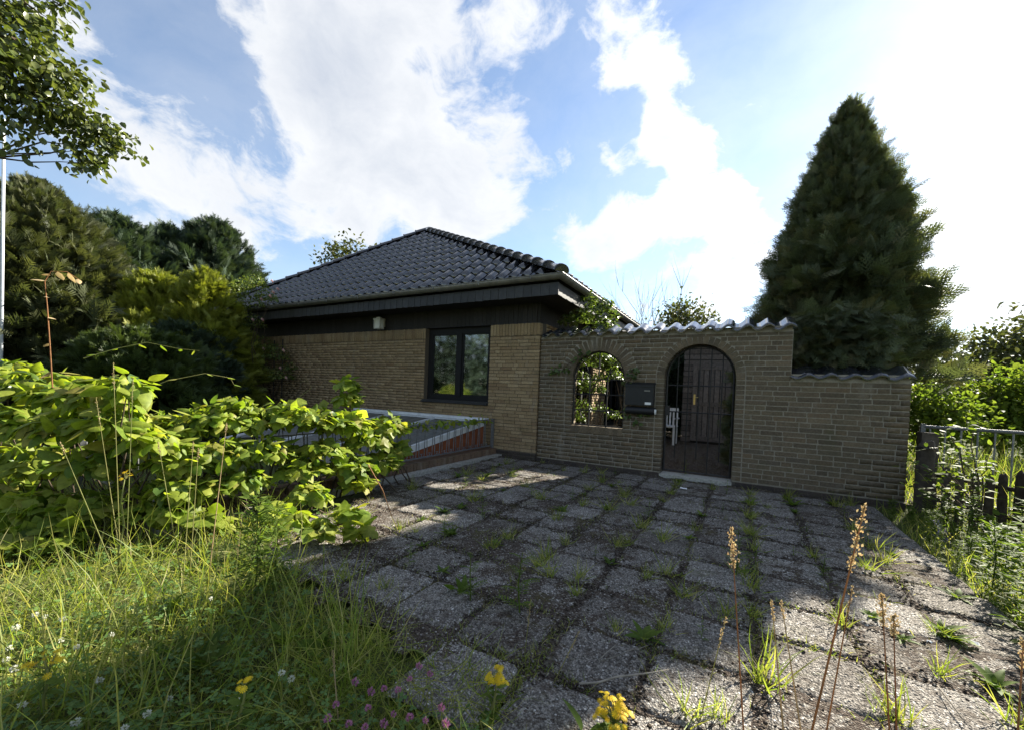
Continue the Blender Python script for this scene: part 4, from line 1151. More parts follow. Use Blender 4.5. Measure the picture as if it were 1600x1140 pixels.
# the tall cypress behind the low end of the wall
conifer('cypress_tree', 'tall dense backlit cypress towering behind the low end of the garden wall', (1.25, 8.30, 0), 5.76, 1.16, 1.32, rad(-9), 'lf_conifer', 1500, 19, .31, .16, .27, .72, lump=.26, cspread=.080, bough=((1.05, 6.85, 1.95), (.50, .25, .38)))
conifer('cypress_tree', 'second cypress standing hidden behind the tall backlit one', (1.90, 12.3, 0), 7.0, 1.4, 1.2, 0, 'lf_conifer', 760, 18, .42, .18, .42, .75, lump=.25, cspread=.085)
conifer('dark_yew', 'dark green yew standing just inside the gate on the cypress side', (.50, 7.60, 0), 2.28, .60, .75, 0, 'lf_conifer', 520, 20, .24, .08, .03, .22, lump=.25)
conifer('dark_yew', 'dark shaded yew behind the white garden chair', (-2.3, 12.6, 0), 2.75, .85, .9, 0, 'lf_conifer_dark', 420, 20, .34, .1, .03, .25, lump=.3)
# left side conifers
conifer('cypress_tree', 'broad olive green cypress beside the white pole', HD(50, 640, 13.5)*np.array([1, 1, 0]), 5.02, 2.35, 2.3, 0, 'lf_conifer_left', 1900, 18, .42, .2, .06, .66, lump=.30)
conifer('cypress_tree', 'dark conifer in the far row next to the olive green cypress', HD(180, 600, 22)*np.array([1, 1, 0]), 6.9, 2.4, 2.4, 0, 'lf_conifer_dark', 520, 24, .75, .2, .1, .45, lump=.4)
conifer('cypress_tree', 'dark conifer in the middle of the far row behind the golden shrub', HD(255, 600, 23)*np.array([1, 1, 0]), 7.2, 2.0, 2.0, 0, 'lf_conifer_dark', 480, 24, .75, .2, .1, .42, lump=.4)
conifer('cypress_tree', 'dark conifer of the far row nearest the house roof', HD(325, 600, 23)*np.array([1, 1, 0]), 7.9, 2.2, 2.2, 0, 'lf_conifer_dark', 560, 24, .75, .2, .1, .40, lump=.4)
conifer('golden_thuja', 'golden green thuja with sunlit tips in front of the dark conifers', HD(245, 620, 12.2)*np.array([1, 1, 0]), 3.35, 1.25, 1.25, 0, 'lf_thuja', 520, 22, .30, .1, .08, .45, lump=.35)
conifer('golden_thuja', 'slim golden green thuja nearest the house corner', HD(318, 620, 11.6)*np.array([1, 1, 0]), 3.45, .95, .95, 0, 'lf_thuja', 430, 22, .30, .1, .08, .45, lump=.35)
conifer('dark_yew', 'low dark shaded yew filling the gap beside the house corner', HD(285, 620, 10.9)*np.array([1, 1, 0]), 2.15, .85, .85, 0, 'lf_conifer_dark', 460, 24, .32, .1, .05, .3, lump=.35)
conifer('dark_yew', 'low yew coloured dark as if shaded below the golden thuja tips', HD(215, 620, 10.2)*np.array([1, 1, 0]), 1.9, 1.3, .9, 0, 'lf_thuja_shade', 520, 24, .32, .1, .05, .3, lump=.35)

# overhanging broadleaf tree, upper left
def overhang():
    D = 6.2
    def B(px, py, rp, d=D): 
        p = HD(px, py, d); k = depth(p)/FPX*.82; return (p, (rp*k,)*3)
    bl = [B(-40, 40, 85), B(20, 60, 55), B(20, 130, 50), B(70, 120, 38), B(110, 118, 22), B(60, 170, 38), B(-30, 140, 36), B(105, 180, 32), B(150, 205, 26), B(185, 222, 16), B(130, 235, 16), B(135, 255, 9),
          B(12, 195, 14), B(24, 225, 7), B(-90, 90, 60, 6.8), B(40, 5, 45), B(-150, 0, 120, 7), B(85, 3, 16), B(205, 232, 8)]
    base = HD(-700, 640, 7.0)*np.array([1, 1, 0]); base = np.array([-8.8, -.6, 0])
    broadleaf('overhanging_tree', 'sunlit leafy branch of a broadleaf tree hanging in at the top corner', base, bl, 'lf_birch', 5600, .072, T_HEX, .06, 'bark', clump=9, hang=.7, fork=.8, cspr=1.2, volx=.42, limb=.35)
overhang()
# trees beyond
def blob(px, py, rp, d, sq=1.0):
    p = HD(px, py, d); k = depth(p)/FPX; return (p, (rp*k, rp*k, rp*k*sq))
def far_tree(label, bx, by, d, blobs, mat, n, ls, **kw):
    base = HD(bx, 640, d)*np.array([1, 1, 0])
    return broadleaf('broadleaf_tree', label, base, [blob(*b[:3], d, *(b[3:])) for b in blobs], mat, n, ls, **kw)
far_tree('olive green treetop showing above the far hip of the roof', 545, 0, 27, [(540,395,16),(562,398,14),(525,410,14),(580,402,12),(548,425,30)], 'lf_far', 1500, .22, trunk_r=.2)
far_tree('small round treetop showing above the wall between bare tree and cypress', 1072, 0, 17, [(1072,492,24,.7),(1052,498,16,.7),(1092,496,16,.7),(1070,520,30)], 'lf_far', 2200, .13, trunk_r=.12)
far_tree('loose airy tree against the sky beyond the bar railing', 1548, 0, 17, [(1545,530,13),(1535,552,22),(1560,560,20),(1528,580,24),(1565,590,30)], 'lf_far', 2200, .13, trunk_r=.09)
far_tree('darker tree cut by the photo edge beyond the bar railing', 1612, 0, 18, [(1605,540,24),(1630,520,40),(1590,560,18),(1620,590,50)], 'lf_far', 2600, .14, trunk_r=.12)
far_tree('thin open sapling just beyond the garden wall end', 1462, 0, 12, [(1452,560,20),(1480,575,22),(1440,590,24),(1490,600,20)], 'lf_far', 700, .11, trunk_r=.05)
far_tree('bushy green shrub beyond the garden wall end under the thin sapling', 1450, 0, 10.5, [(1440,625,30,.8),(1470,640,30,.7),(1430,670,40,.7),(1490,670,34,.6)], 'lf_bright', 3000, .085, trunk_r=.05, cat='shrub')
far_tree('broad sunlit shrub bank beyond the bar railing', 1570, 0, 12.5, [(1540,615,26,.7),(1575,610,30,.7),(1610,600,36,.7),(1560,650,50,.7),(1610,650,60,.7),(1520,650,30,.7)], 'lf_bright', 6500, .10, trunk_r=.06, cat='shrub')
# dark hedge far right behind, low masses around the plot so that the horizon is closed
for (lab, px, d, w, h, mm) in (('dark hedge mass closing the view behind the shrub bank', 1600, 24, 6.0, 3.0, 'lf_conifer_dark'), ('green hedge mass far behind the iron gate and shed', 1120, 21, 6.5, 2.4, 'lf_far'), ('dense low hedge at the far side of the left garden', 120, 17, 6.5, 2.4, 'lf_conifer_dark')):
    p = HD(px, 630, d)*np.array([1, 1, 0]); side = norm(np.cross(norm(p), UPV))
    broadleaf('hedge', lab, p, [(p+side*w*s+UPV*h*.5, (w*.36, w*.36, h*.55)) for s in (-.8, -.3, .2, .7)], mm, 5200, .2, T_DIA, cat='hedge', trunk=False)
# greenery on the street side behind the viewer, mirrored in the panes
for (lab, x, y, hh, rx, mm, n, ls_) in (('tall tree on the street side reflected in the window', -13.2, -6.0, 7.0, 3.0, 'lf_birch', 7000, .17), ('dark hedge on the street side reflected in the window', -12.3, -4.2, 1.75, 3.6, 'lf_conifer_dark', 15000, .26)):
    b = np.array([x, y, 0]); al = np.array([-.8, .6, 0])
    if hh > 3: bl = [(b+al*(k-2)*1.8+UPV*(4.6+.5*(k % 2)), (1.9, 1.9, 1.5)) for k in range(5)]
    else: bl = [(b+al*s_+UPV*hh, (1.4, 1.0, hh*1.05)) for s_ in (-5, -3.6, -2.2, -.8, .6, 2.0, 3.4, 4.8)]
    broadleaf('street_tree' if hh > 3 else 'street_hedge', lab, b, bl, mm, n, ls_, T_DIA, cat='tree' if hh > 3 else 'hedge', trunk=hh > 3, twig=False)

def bare_tree():
    d = 19.0
    t = thing('bare_tree', 'leafless pale tree standing against the clouds above the coping', 'tree', HD(1015, 640, d)*np.array([1, 1, 0]))
    m = MB(); rt = random.Random(4)
    def grow(p, dirv_, L, r, lev):
        q = p; pts = [p]; dcur = dirv_
        for i in range(5):
            dcur = norm(dcur + np.array([rt.uniform(-.16, .16), rt.uniform(-.16, .16), rt.uniform(-.02, .16)])); q = q+dcur*L/5; pts.append(q)
        m.tube(pts, [r*(1-.16*i) for i in range(6)], 5, False)
        if lev < 3:
            for _ in range(4 if lev else 5):
                k = rt.randint(2, 5); dd = norm(dcur + np.array([rt.uniform(-.7, .7), rt.uniform(-.7, .7), rt.uniform(.1, .5)])); grow(pts[k], dd, L*rt.uniform(.5, .75), r*.5, lev+1)
    b = HD(1015, 640, d)*np.array([1, 1, 0]); grow(b, np.array([0, 0, 1.0]), 3.7, .05, 0)
    for px in (985, 1030, 1045): grow(HD(px, 640, d)*np.array([1, 1, 0])+UPV*1.0, norm(np.array([.1*(px-1015)/30, 0, 1])), 3.0, .032, 1)
    m.part('branches', 'bark_pale', t, True, 'stuff')
bare_tree()

# ================================================================== VINE OVER THE RAILING
LEAFMESH = {}
def leaf_pieces(parent, name, tmpls, mat, P, ax, nr, sc, keep, restname):
    """the `keep` leaves that show largest become single leaves, the rest one part"""
    n = len(P); dd = (P-CAM) @ CF
    vis = (dd > .3)
    size = np.where(vis, sc/np.maximum(dd, .3), 0)
    order = np.argsort(-size)
    ti = rng.integers(0, len(tmpls), n)
    key = [(mat, id(t[0])) for t in tmpls]
    for k, t in zip(key, tmpls):
        if k not in LEAFMESH: LEAFMESH[k] = raw_mesh(name, *[t[0], t[1]], mat, smooth=True)
    Rm = frames(ax, nr)
    for i in order[:keep]:
        piece(name, LEAFMESH[key[ti[i]]], parent, P[i], Rm[i], (sc[i],)*3)
    rest = order[keep:]
    if len(rest):
        ps = []
        for j, t in enumerate(tmpls):
            r = rest[ti[rest] == j]
            if len(r): ps.append(scatter(t, P[r], ax[r], nr[r], sc[r]))
        v = merge(*ps); part(restname, v[0], v[1], mat, parent, v[2], smooth=True, kind='stuff')
def blob_leaves(blobs, n, ls, hang=.75, upn=.8):
    w = np.array([b[3] if len(b) > 3 else b[1][0]**1.6 for b in blobs]); w = w/w.sum()
    bi = rng.choice(len(blobs), n, p=w)
    c = np.array([b[0] for b in blobs])[bi]; r = np.array([b[1] for b in blobs])[bi]
    d = rvec(n); d[:, 2] = np.abs(d[:, 2])*.6 + d[:, 2]*.4; d = norm(d)
    P = c + d*r*(.55+.5*rng.random(n)**.7)[:, None]
    ax = norm(d*np.array([1, 1, .2])*.8 + rng.normal(size=(n, 3))*.5 - UPV*hang*.6)
    nr = norm(UPV*upn*1.5 + d*.35 + rng.normal(size=(n, 3))*.45)
    return P, ax, nr, ls*(.35+.95*rng.random(n)**.8)
def build_vine():
    def bw(px, py, rp, Y, sq=.8):
        p = W(px, py, Y); k = depth(p)/FPX; return (p, (rp*k*1.15, rp*k*.9, rp*k*sq))
    def bx_(px, py, rp, X, sq=.85):
        p = AX(px, py, X); k = depth(p)/FPX; return (p, (rp*k*.9, rp*k*1.1, rp*k*sq))
    def bh(px, py, rp, d, sq=.8):
        p = HD(px, py, d); k = depth(p)/FPX; return (p, (rp*k, rp*k, rp*k*sq))
    v = thing('climbing_vine', 'bright green broad leaved climbing vine smothering the railing', 'vine', (-3.9, 1.6, 0))
    left = [bw(-60,600,60,1.15), bw(10,600,48,1.15), bw(60,608,44,1.2), bw(110,618,42,1.2), bw(160,618,40,1.2), bw(200,606,30,1.2), bw(40,660,48,1.1), bw(110,670,46,1.1), bw(180,660,42,1.2), bw(230,690,40,1.3), bw(-40,690,60,1.05), bw(60,720,45,1.05), bw(140,725,40,1.1), bw(20,760,40,1.0)]
    mid = [bx_(250,670,36,-4.08), bx_(300,668,34,-3.88), bx_(345,655,34,-3.83), bx_(372,632,20,-3.83), bx_(395,662,34,-3.78), bx_(440,650,30,-3.78), bx_(290,720,36,-3.63), bx_(350,712,36,-3.58), bx_(410,706,34,-3.53), bx_(330,760,30,-3.53), bx_(270,765,26,-3.53), bx_(380,750,26,-3.48)]
    right = [bx_(470,655,28,-3.5), bx_(505,660,30,-3.5), bx_(545,625,16,-3.55), bx_(545,600,12,-3.55), bx_(540,665,30,-3.5), bx_(575,690,28,-3.5), bx_(605,670,26,-3.5), bx_(500,705,28,-3.45), bx_(545,730,28,-3.4), bx_(590,725,26,-3.45), bx_(470,735,26,-3.4), bx_(560,755,18,-3.3), bx_(480,775,26,-3.2), bx_(615,705,18,-3.55)]
    low = [bh(20,800,28,4.45), bh(70,790,32,4.25), bh(120,800,27,4.05), bh(160,790,24,4.05), bh(30,840,27,3.95), bh(90,835,24,3.85), bh(230,800,24,3.85), bh(280,795,22,3.75), bh(325,815,20,3.65), bh(200,770,19,4.05),
           bh(460,810,17,3.20), bh(500,825,17,3.10), bh(545,800,14,3.20), bh(560,830,11,3.10), bh(430,800,14,3.30)]
    A = blob_leaves(left, 2600, .135); B = blob_leaves(mid, 1900, .105); C = blob_leaves(right, 1300, .105); D = blob_leaves(low, 760, .105)
    # trailing along the top rail towards the house
    n = 120; yy = rng.uniform(3.9, 6.0, n)
    E = (np.stack([-3.84+rng.normal(size=n)*.04, yy, .645+rng.normal(size=n)*.03], -1), norm(rng.normal(size=(n, 3))*.7-UPV*.6+np.array([.6, 0, 0])), norm(UPV+rng.normal(size=(n, 3))*.4), rng.uniform(.06, .10, n))
    cat_ = lambda *q: [np.concatenate([x[k] for x in q]) for k in range(4)]
    ov = cat_(A, B, E); lo = cat_(C, D)
    leaf_pieces(v, 'leaf', [T_OVAL, T_OVAL2, T_OVAL3], 'lf_vine', *ov, 170, 'oval_foliage')
    leaf_pieces(v, 'leaf', [T_LOB, T_LOB2], 'lf_vine', *lo, 130, 'lobed_foliage')
    # inner leaves fill the body, their colour darkened to stand for shade
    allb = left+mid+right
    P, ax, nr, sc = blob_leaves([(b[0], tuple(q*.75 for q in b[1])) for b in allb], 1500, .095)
    s = scatter(T_HEX, P, ax, nr, sc); part('inner_foliage', s[0], s[1], 'lf_vine_shade', v, s[2], kind='stuff')
    m = MB()
    for b in allb+low:
        for _ in range(2):
            q = np.asarray(b[0])+np.array([random.uniform(-.3, .3), random.uniform(-.3, .3), 0])
            g = np.array([q[0]*.6+b[0][0]*.4+random.uniform(-.2, .2), b[0][1]+random.uniform(-.2, .3), 0])
            m.tube(limb_path(g, b[0], .08, .10, 5), [.010, .009, .007, .005, .003], 4, False)
    m.part('stems', 'bark', v, True, 'stuff')
    # long free shoots
    def shoot(pts, r, nl, ls, mat, lm):
        mb = MB().tube(pts, [r*(1-.7*i/(len(pts)-1)) for i in range(len(pts))], 5, False)
        o = mb.part('shoot', mat, v, True)
        for i in range(nl):
            t = (i+.6)/nl*(len(pts)-1); k = min(int(t), len(pts)-2); p = pts[k]+(pts[k+1]-pts[k])*(t-k)
            dv = norm(np.array([random.uniform(-1, 1), random.uniform(-1, 1), random.uniform(-.5, .2)]))
            key = (lm, 's')
            if key not in LEAFMESH: LEAFMESH[key] = raw_mesh('leaf', *T_OVAL, lm, smooth=True)
            piece('leaf', LEAFMESH[key], v, p, frames(dv[None], (UPV+dv*.2)[None])[0], (ls*random.uniform(.7, 1.1),)*3)
    d = 3.6
    shoot([HD(82,605,d), HD(78,540,d), HD(74,480,d), HD(70,440,d), HD(80,424,d), HD(105,425,d), HD(128,440,d)], .0035, 9, .06, 'stalk_red', 'dry_straw')
    d = 4.6
    shoot([HD(130,560,d), HD(180,545,d), HD(230,535,d), HD(280,545,d), HD(312,548,d)], .004, 6, .07, 'straw_green', 'lf_vine')
    shoot([HD(200,620,d), HD(260,595,d), HD(320,583,d), HD(360,590,d), HD(368,605,d)], .004, 5, .07, 'straw_green', 'lf_vine')
    d = 4.9
    shoot([HD(440,640,d), HD(470,618,d), HD(487,605,d), HD(480,594,d), HD(470,596,d)], .0035, 0, .05, 'straw_green', 'lf_vine')
    shoot([HD(555,600,d), HD(575,606,d), HD(605,611,d)], .003, 0, .05, 'straw_green', 'lf_vine')
    d = 3.2
    shoot([HD(575,725,d), HD(598,765,d), HD(610,800,d), HD(618,818,d)], .0045, 0, .07, 'stalk_red', 'lf_vine')
build_vine()

# ================================================================== OTHER PLANTS AT THE BUILDINGS
def climber():
    t = thing('ivy_shrub', 'sunlit ivy shrub climbing up behind the arched opening and over the coping', 'ivy', (-2.4, 6.75, 0))
    def b(px, py, rp, Y): p = W(px, py, Y); k = depth(p)/FPX; return (p, (rp*k, rp*k*.9, rp*k))
    bl = [b(915,500,26,6.75), b(935,485,22,6.75), b(920,470,12,6.75), b(950,475,8,6.75), b(945,510,18,6.7), b(890,505,16,6.7), b(960,495,9,6.7)]
    P, ax, nr, sc = blob_leaves(bl, 1100, .062, .5)
    leaf_pieces(t, 'leaf', [T_OVAL3, T_LOB], 'lf_ivy', P, ax, nr, sc, 60, 'foliage')
    bl = [b(930,570,24,6.85), b(905,600,22,6.9), b(950,590,22,6.9), b(925,610,20,6.95), b(905,640,20,6.9), b(935,560,18,6.8), b(960,570,14,6.8), b(900,655,16,6.9), b(935,640,12,7.0), b(960,650,10,6.9)]
    P, ax, nr, sc = blob_leaves(bl, 2600, .062, .5)
    s = scatter(T_OVAL3, P, ax, nr, sc); part('lower_foliage', s[0], s[1], 'lf_ivy', t, s[2], kind='stuff')
    m = MB()
    for q in bl+[b(930,490,10,6.75)]*3: m.tube(limb_path((q[0][0]+random.uniform(-.1, .1), 6.85, 0), q[0], 0, .08, 6), [.016, .014, .012, .009, .006, .004], 5, False)
    m.part('stems', 'bark', t, True, 'stuff')
    # sprigs on the wall face
    for (lab, pts, n) in (('ivy sprig clinging beside the arched opening on the house side', [(876,582,14),(866,584,10),(905,565,12),(912,553,8)], 90), ('ivy sprig clinging between arched opening and mailbox', [(985,592,10),(990,580,7),(978,600,7)], 50), ('ivy sprig hanging below the mailbox', [(985,642,10),(1005,650,9),(995,662,7),(978,650,6)], 55)):
        bl = []
        for (px, py, rp) in pts:
            p = W(px, py, GY-.035); k = depth(p)/FPX; bl.append((p, (rp*k, .03, rp*k)))
        P, ax, nr, sc = blob_leaves(bl, n, .05, .3); nr = norm(nr+np.array([0, -1.2, 0]))
        sp = thing('ivy_sprig', lab, 'ivy', bl[0][0])
        s = scatter(T_LOB, P, ax, nr, sc); part('foliage', s[0], s[1], 'lf_ivy', sp, s[2], kind='stuff')
        m = MB()
        for q in bl: m.tube(limb_path(bl[0][0]+np.array([.02, .03, .05]), q[0]+np.array([0, .02, 0]), 0, .1, 4), .004, 4, False)
        m.part('stem', 'bark', sp)
climber()
def rose():
    base = np.array([-10.6, 5.75, 0])
    t = thing('climbing_rose', 'climbing rose with pale pink blooms on stakes at the shaded house corner', 'rose', base)
    def b(px, py, rp, Y=5.6): p = W(px, py, Y); k = depth(p)/FPX; return (p, (rp*k, rp*k*.8, rp*k))
    bl = [b(400,445,16,5.3), b(380,450,18,5.3), b(415,465,16,5.3), b(390,480,26,5.4), b(425,470,9,5.3), b(370,500,26,5.4), b(395,510,20,5.5), b(360,540,26,5.5), b(410,545,20,5.7), b(400,580,24,5.7), b(430,560,22,5.8), b(440,590,20,5.8), b(375,600,26,5.6), b(455,575,9,5.85), b(360,460,22,5.3)]
    P, ax, nr, sc = blob_leaves(bl, 5200, .062, .3)
    s = scatter(T_HEX, P, ax, nr, sc); part('foliage', s[0], s[1], 'lf_rose', t, s[2], kind='stuff')
    m = MB()
    for q in bl: m.tube(limb_path(base+np.array([random.uniform(-.2, .2), random.uniform(-.2, .2), 0]), q[0], 0, .08, 6), [.014, .012, .010, .008, .006, .004], 5, False)
    m.part('canes', 'bark', t, True, 'stuff')
    for (px, z1) in ((412, 535), (428, 532), (441, 530)):
        p = W(px, 600, 5.95); q = W(px+1, z1, 5.95); MB().tube([(p[0], 5.95, 0), (q[0], 5.95, q[2])], .014, 6).part('stake', 'dark_wood', t)
    V5 = []; 
    pm = scatter(T_HEX, np.zeros((14, 3))+rvec(14)*.25, rvec(14)+UPV*.3, rvec(14), np.full(14, .8))
    fm = raw_mesh('bloom', pm[0], pm[1], 'rose_petal', pm[2])
    for (px, py, Y) in ((427,457,5.2), (434,452,5.2), (408,468,5.2), (422,463,5.2), (405,582,5.5), (412,545,5.6), (443,548,5.65), (447,590,5.65), (386,590,5.4), (438,575,5.65), (425,440,5.3), (395,500,5.3), (410,500,5.3)):
        piece('bloom', fm, t, W(px, py, Y), None, (.05,)*3)
rose()

# ================================================================== LAWN AND WEEDS
def blades(P, length, width, mat, name, lean=.45, parent=None):
    n = len(P)
    ax = norm(UPV + rng.normal(size=(n, 3))*lean*np.array([1, 1, .3])); ax[:, 2] = np.abs(ax[:, 2]); 
    nr = rvec(n)*np.array([1, 1, .3])
    V, F = tri_only(T_BLADE)
    s = scatter(T_BLADE, P, ax, nr, length, wid=width/length)
    return s
def ground_pts(n, r0, r1, a0, a1, keep):
    r = r0*(r1/r0)**rng.random(n); a = rng.uniform(rad(a0), rad(a1), n)
    X, Y = r*np.sin(a), r*np.cos(a)
    k = keep(X, Y); return np.stack([X[k], Y[k], np.full(k.sum(), -.03)], -1)
def lawn():
    def keep(X, Y):
        w = .10*np.sin(X*9)+.07*np.sin(Y*13)
        return ~in_drive(X+w, Y+w*.6) & (X < -.15+.2*np.sin(Y*4)) & (Y < 2.7) & ~((X > -3.95) & (Y > 2.3))
    P = ground_pts(46000, .75, 7.5, -112, 0, keep); n = len(P)
    cl = np.sin(P[:, 0]*7+2*np.sin(P[:, 1]*5))*np.sin(P[:, 1]*6+1.3)
    L = (.075+.06*np.clip(cl, 0, 1))*rng.uniform(.45, 1.6, n)*np.clip(.55+.28*np.linalg.norm(P[:, :2], axis=1), .7, 1.5)
    s1 = blades(P, L, np.full(n, .0042)*rng.uniform(.6, 1.5, n), 'lf_grass', 'grass', .75)
    P2 = ground_pts(1500, 1.6, 6.5, -112, -45, keep); n2 = len(P2)
    s2 = blades(P2, rng.uniform(.25, .50, n2), np.full(n2, .0055), 'lf_grass', 'grass', .30)
    P3 = ground_pts(5200, .8, 6.0, -112, -5, keep); n3 = len(P3); P3[:, 2] = rng.uniform(0, .07, n3)
    s3 = blades(P3, rng.uniform(.10, .28, n3), np.full(n3, .0032), 'lf_grass', 'grass', 2.6)
    v = merge(s1, s2, s3); part('grass', v[0], v[1], 'lf_grass', None, v[2], kind='stuff')
    tag(bpy.data.objects['grass'], 'uncut green lawn grass in the foreground', 'grass')
    # clover mat: three leaflets on a stalk
    tv = []; tf = []
    for k in range(3):
        a = rad(120*k); c, s_ = math.cos(a), math.sin(a); b = len(tv)
        for (x, y, z) in ((0, 0, 0), (.42, .45, .05), (.25, .95, 0), (0, .85, -.05), (-.25, .95, 0), (-.42, .45, .05)): tv.append((x*c-y*s_, x*s_+y*c, z))
        tf += [(b, b+1, b+2, b+3), (b, b+3, b+4, b+5)]
    P = ground_pts(15000, .8, 4.2, -112, 0, keep)
    P = P[(np.sin(P[:, 0]*2.3+1)+np.sin(P[:, 1]*3.1)+rng.normal(size=len(P))*.5) > -.5]; n = len(P)
    P[:, 2] = rng.uniform(.01, .10, n)
    s = scatter((np.array(tv), tf), P, norm(rvec(n)*np.array([1, 1, .25])), norm(UPV+rng.normal(size=(n, 3))*.3), rng.uniform(.010, .021, n))
    c = part('clover_mat', s[0], s[1], 'lf_clover', None, s[2], kind='stuff'); tag(c, 'low clover leaves spread through the lawn grass', 'clover')
    # thin grass creeping over the paving edge and joints
    def keep2(X, Y): return in_drive(X, Y)
    P = ground_pts(60000, 1.2, 7.0, -75, 28, keep2)
    fx = np.abs(((P[:, 0]+.72)/.41) % 1 - .5); fy = np.abs(((P[:, 1]-1.93)/.41) % 1 - .5)
    patch = np.sin(P[:, 0]*3.3+1.2)*np.sin(P[:, 1]*2.9+.4)+.5*np.sin(P[:, 0]*8+P[:, 1]*5)
    k = ((fx > .40) | (fy > .40)) & (patch+rng.normal(size=len(P))*.45 > .25); P = P[k]; P[:, 2] = 0; n = len(P)
    s = blades(P, rng.uniform(.012, .06, n), np.full(n, .003), 'lf_grass', 'joint_grass', .8)
    o = part('joint_grass', s[0], s[1], 'lf_grass', None, s[2], kind='stuff'); tag(o, 'short sparse grass and moss growing in the paving joints', 'grass')
    # rough meadow beyond the fence, behind the wall and along the right border
    def keep3(X, Y): return ((X > 1.95+(5.9-Y)*.62) & (Y > 3.0) | (X > 1.30) & (Y > 2.0) & (Y < 6.0)) & (X < 12)
    P = ground_pts(16000, 2.4, 16, 8, 62, keep3); n = len(P)
    inner = P[:, 0] < 1.95+(5.9-P[:, 1])*.62
    L = np.where(inner, rng.uniform(.06, .22, n), rng.uniform(.3, .8, n))
    s = blades(P, L, np.full(n, .007), 'lf_grass', 'meadow', .35)
    o = part('meadow_grass', s[0], s[1], 'lf_grass', None, s[2], kind='stuff'); tag(o, 'tall rough grass beyond the fence and along the border', 'grass')
    # garden floor behind the wall: dry litter and low green
    P = np.stack([rng.uniform(-3, 2.5, 5000), rng.uniform(6.5, 11.5, 5000), np.full(5000, -.02)], -1)
    s = blades(P, rng.uniform(.04, .16, 5000), np.full(5000, .006), 'lf_grass', 'x', 1.2)
    o = part('garden_undergrowth', s[0], s[1], 'bark', None, s[2], kind='stuff'); tag(o, 'dry undergrowth on the ground behind the gate', 'undergrowth')
lawn()

def put(me, name, loc, rotz, sc, label, cat, group):
    o = link(name, me); o.location = tuple(loc); o.rotation_euler = (0, 0, rotz); o.scale = (sc,)*3
    return tag(o, label, cat, group)
def weed_meshes():
    W_ = {}
    def tuft(n, l0, l1, w, mat, lean):
        P = np.stack([rng.normal(size=n)*.018, rng.normal(size=n)*.018, np.zeros(n)], -1)
        s = blades(P, rng.uniform(l0, l1, n), np.full(n, w), mat, 't', lean); return raw_mesh('grass_tuft', s[0], s[1], mat, s[2])
    W_['tuft'] = [tuft(34, .04, .13, .0035, 'lf_grass', .7) for _ in range(4)]
    def rosette(n, ls, mat, up):
        a = rng.uniform(0, 6.28, n); d = np.stack([np.cos(a), np.sin(a), rng.uniform(up*.5, up*1.4, n)], -1)
        s = scatter(t_oval(.34, .12, .35), d*.006, norm(d), norm(UPV-d*.2+rng.normal(size=(n, 3))*.15), ls*rng.uniform(.5, 1.1, n)); return raw_mesh('rosette_weed', s[0], s[1], mat, s[2], True)
    W_['rosette'] = [rosette(13, .11, 'lf_weed', .9) for _ in range(4)]
    def feather(h, nb):
        V = []; parts = []
        m = MB().tube([(0, 0, 0), (.01, .005, h*.5), (-.005, .01, h)], [.004, .003, .0015], 4, False)
        mv, mf = tri_only((np.array(m.V), m.F)); parts.append((mv, mf, np.zeros(len(mf))))
        for i in range(nb):
            z = h*(.08+.92*i/nb); a = i*2.4; d = np.array([math.cos(a), math.sin(a), .65]); L = h*.42*(1-.55*i/nb)
            pp = []; aa = []
            for k in range(7):
                t = (k+1)/7; 
                for s_ in (-1, 1):
                    sd = np.array([-math.sin(a), math.cos(a), .1])*s_
                    pp.append(np.array([0, 0, z])+norm(d)*L*t - UPV*(.25*L*t*t)); aa.append(norm(d)*.7+sd)
            pp = np.array(pp); aa = np.array(aa)
            parts.append(scatter(t_oval(.30, .05, .1, n=3), pp, aa, np.tile(UPV, (len(pp), 1))+rng.normal(size=aa.shape)*.1, L*.36*(1-.4*np.linspace(0, 1, len(pp)))))
        v = merge(*parts); return raw_mesh('feathery_weed', v[0], v[1], 'lf_weed', v[2])
    W_['feather'] = [feather(.26, 9), feather(.20, 7), feather(.32, 11)]
    def branchy(h, nb):
        parts = []; m = MB().tube([(0, 0, 0), (.01, 0, h*.5), (.0, .012, h)], [.004, .003, .0015], 4, False)
        for i in range(nb):
            z = h*(.2+.8*i/nb); a = i*2.4; e = (math.cos(a)*h*.16, math.sin(a)*h*.16, z+h*.14); m.tube([(0, 0, z), e], [.002, .001], 4, False)
        mv, mf = tri_only((np.array(m.V), m.F)); parts.append((mv, mf, np.zeros(len(mf))))
        n = nb*30; z = h*(.06+.9*rng.random(n)); a = rng.uniform(0, 6.28, n); r = rng.random(n)*h*.17*(1.1-z/h*.7)
        P = np.stack([r*np.cos(a), r*np.sin(a), z], -1); d = np.stack([np.cos(a), np.sin(a), rng.uniform(-.1, .9, n)], -1)
        parts.append(scatter(t_oval(.28, .05, .2, n=3), P, d, UPV+rng.normal(size=(n, 3))*.4, .042*rng.uniform(.5, 1.3, n)))
        v = merge(*parts); return raw_mesh('leafy_weed', v[0], v[1], 'lf_weed', v[2])
    W_['branchy'] = [branchy(.5, 14), branchy(.38, 12), branchy(.62, 16)]
    return W_
WM = weed_meshes()
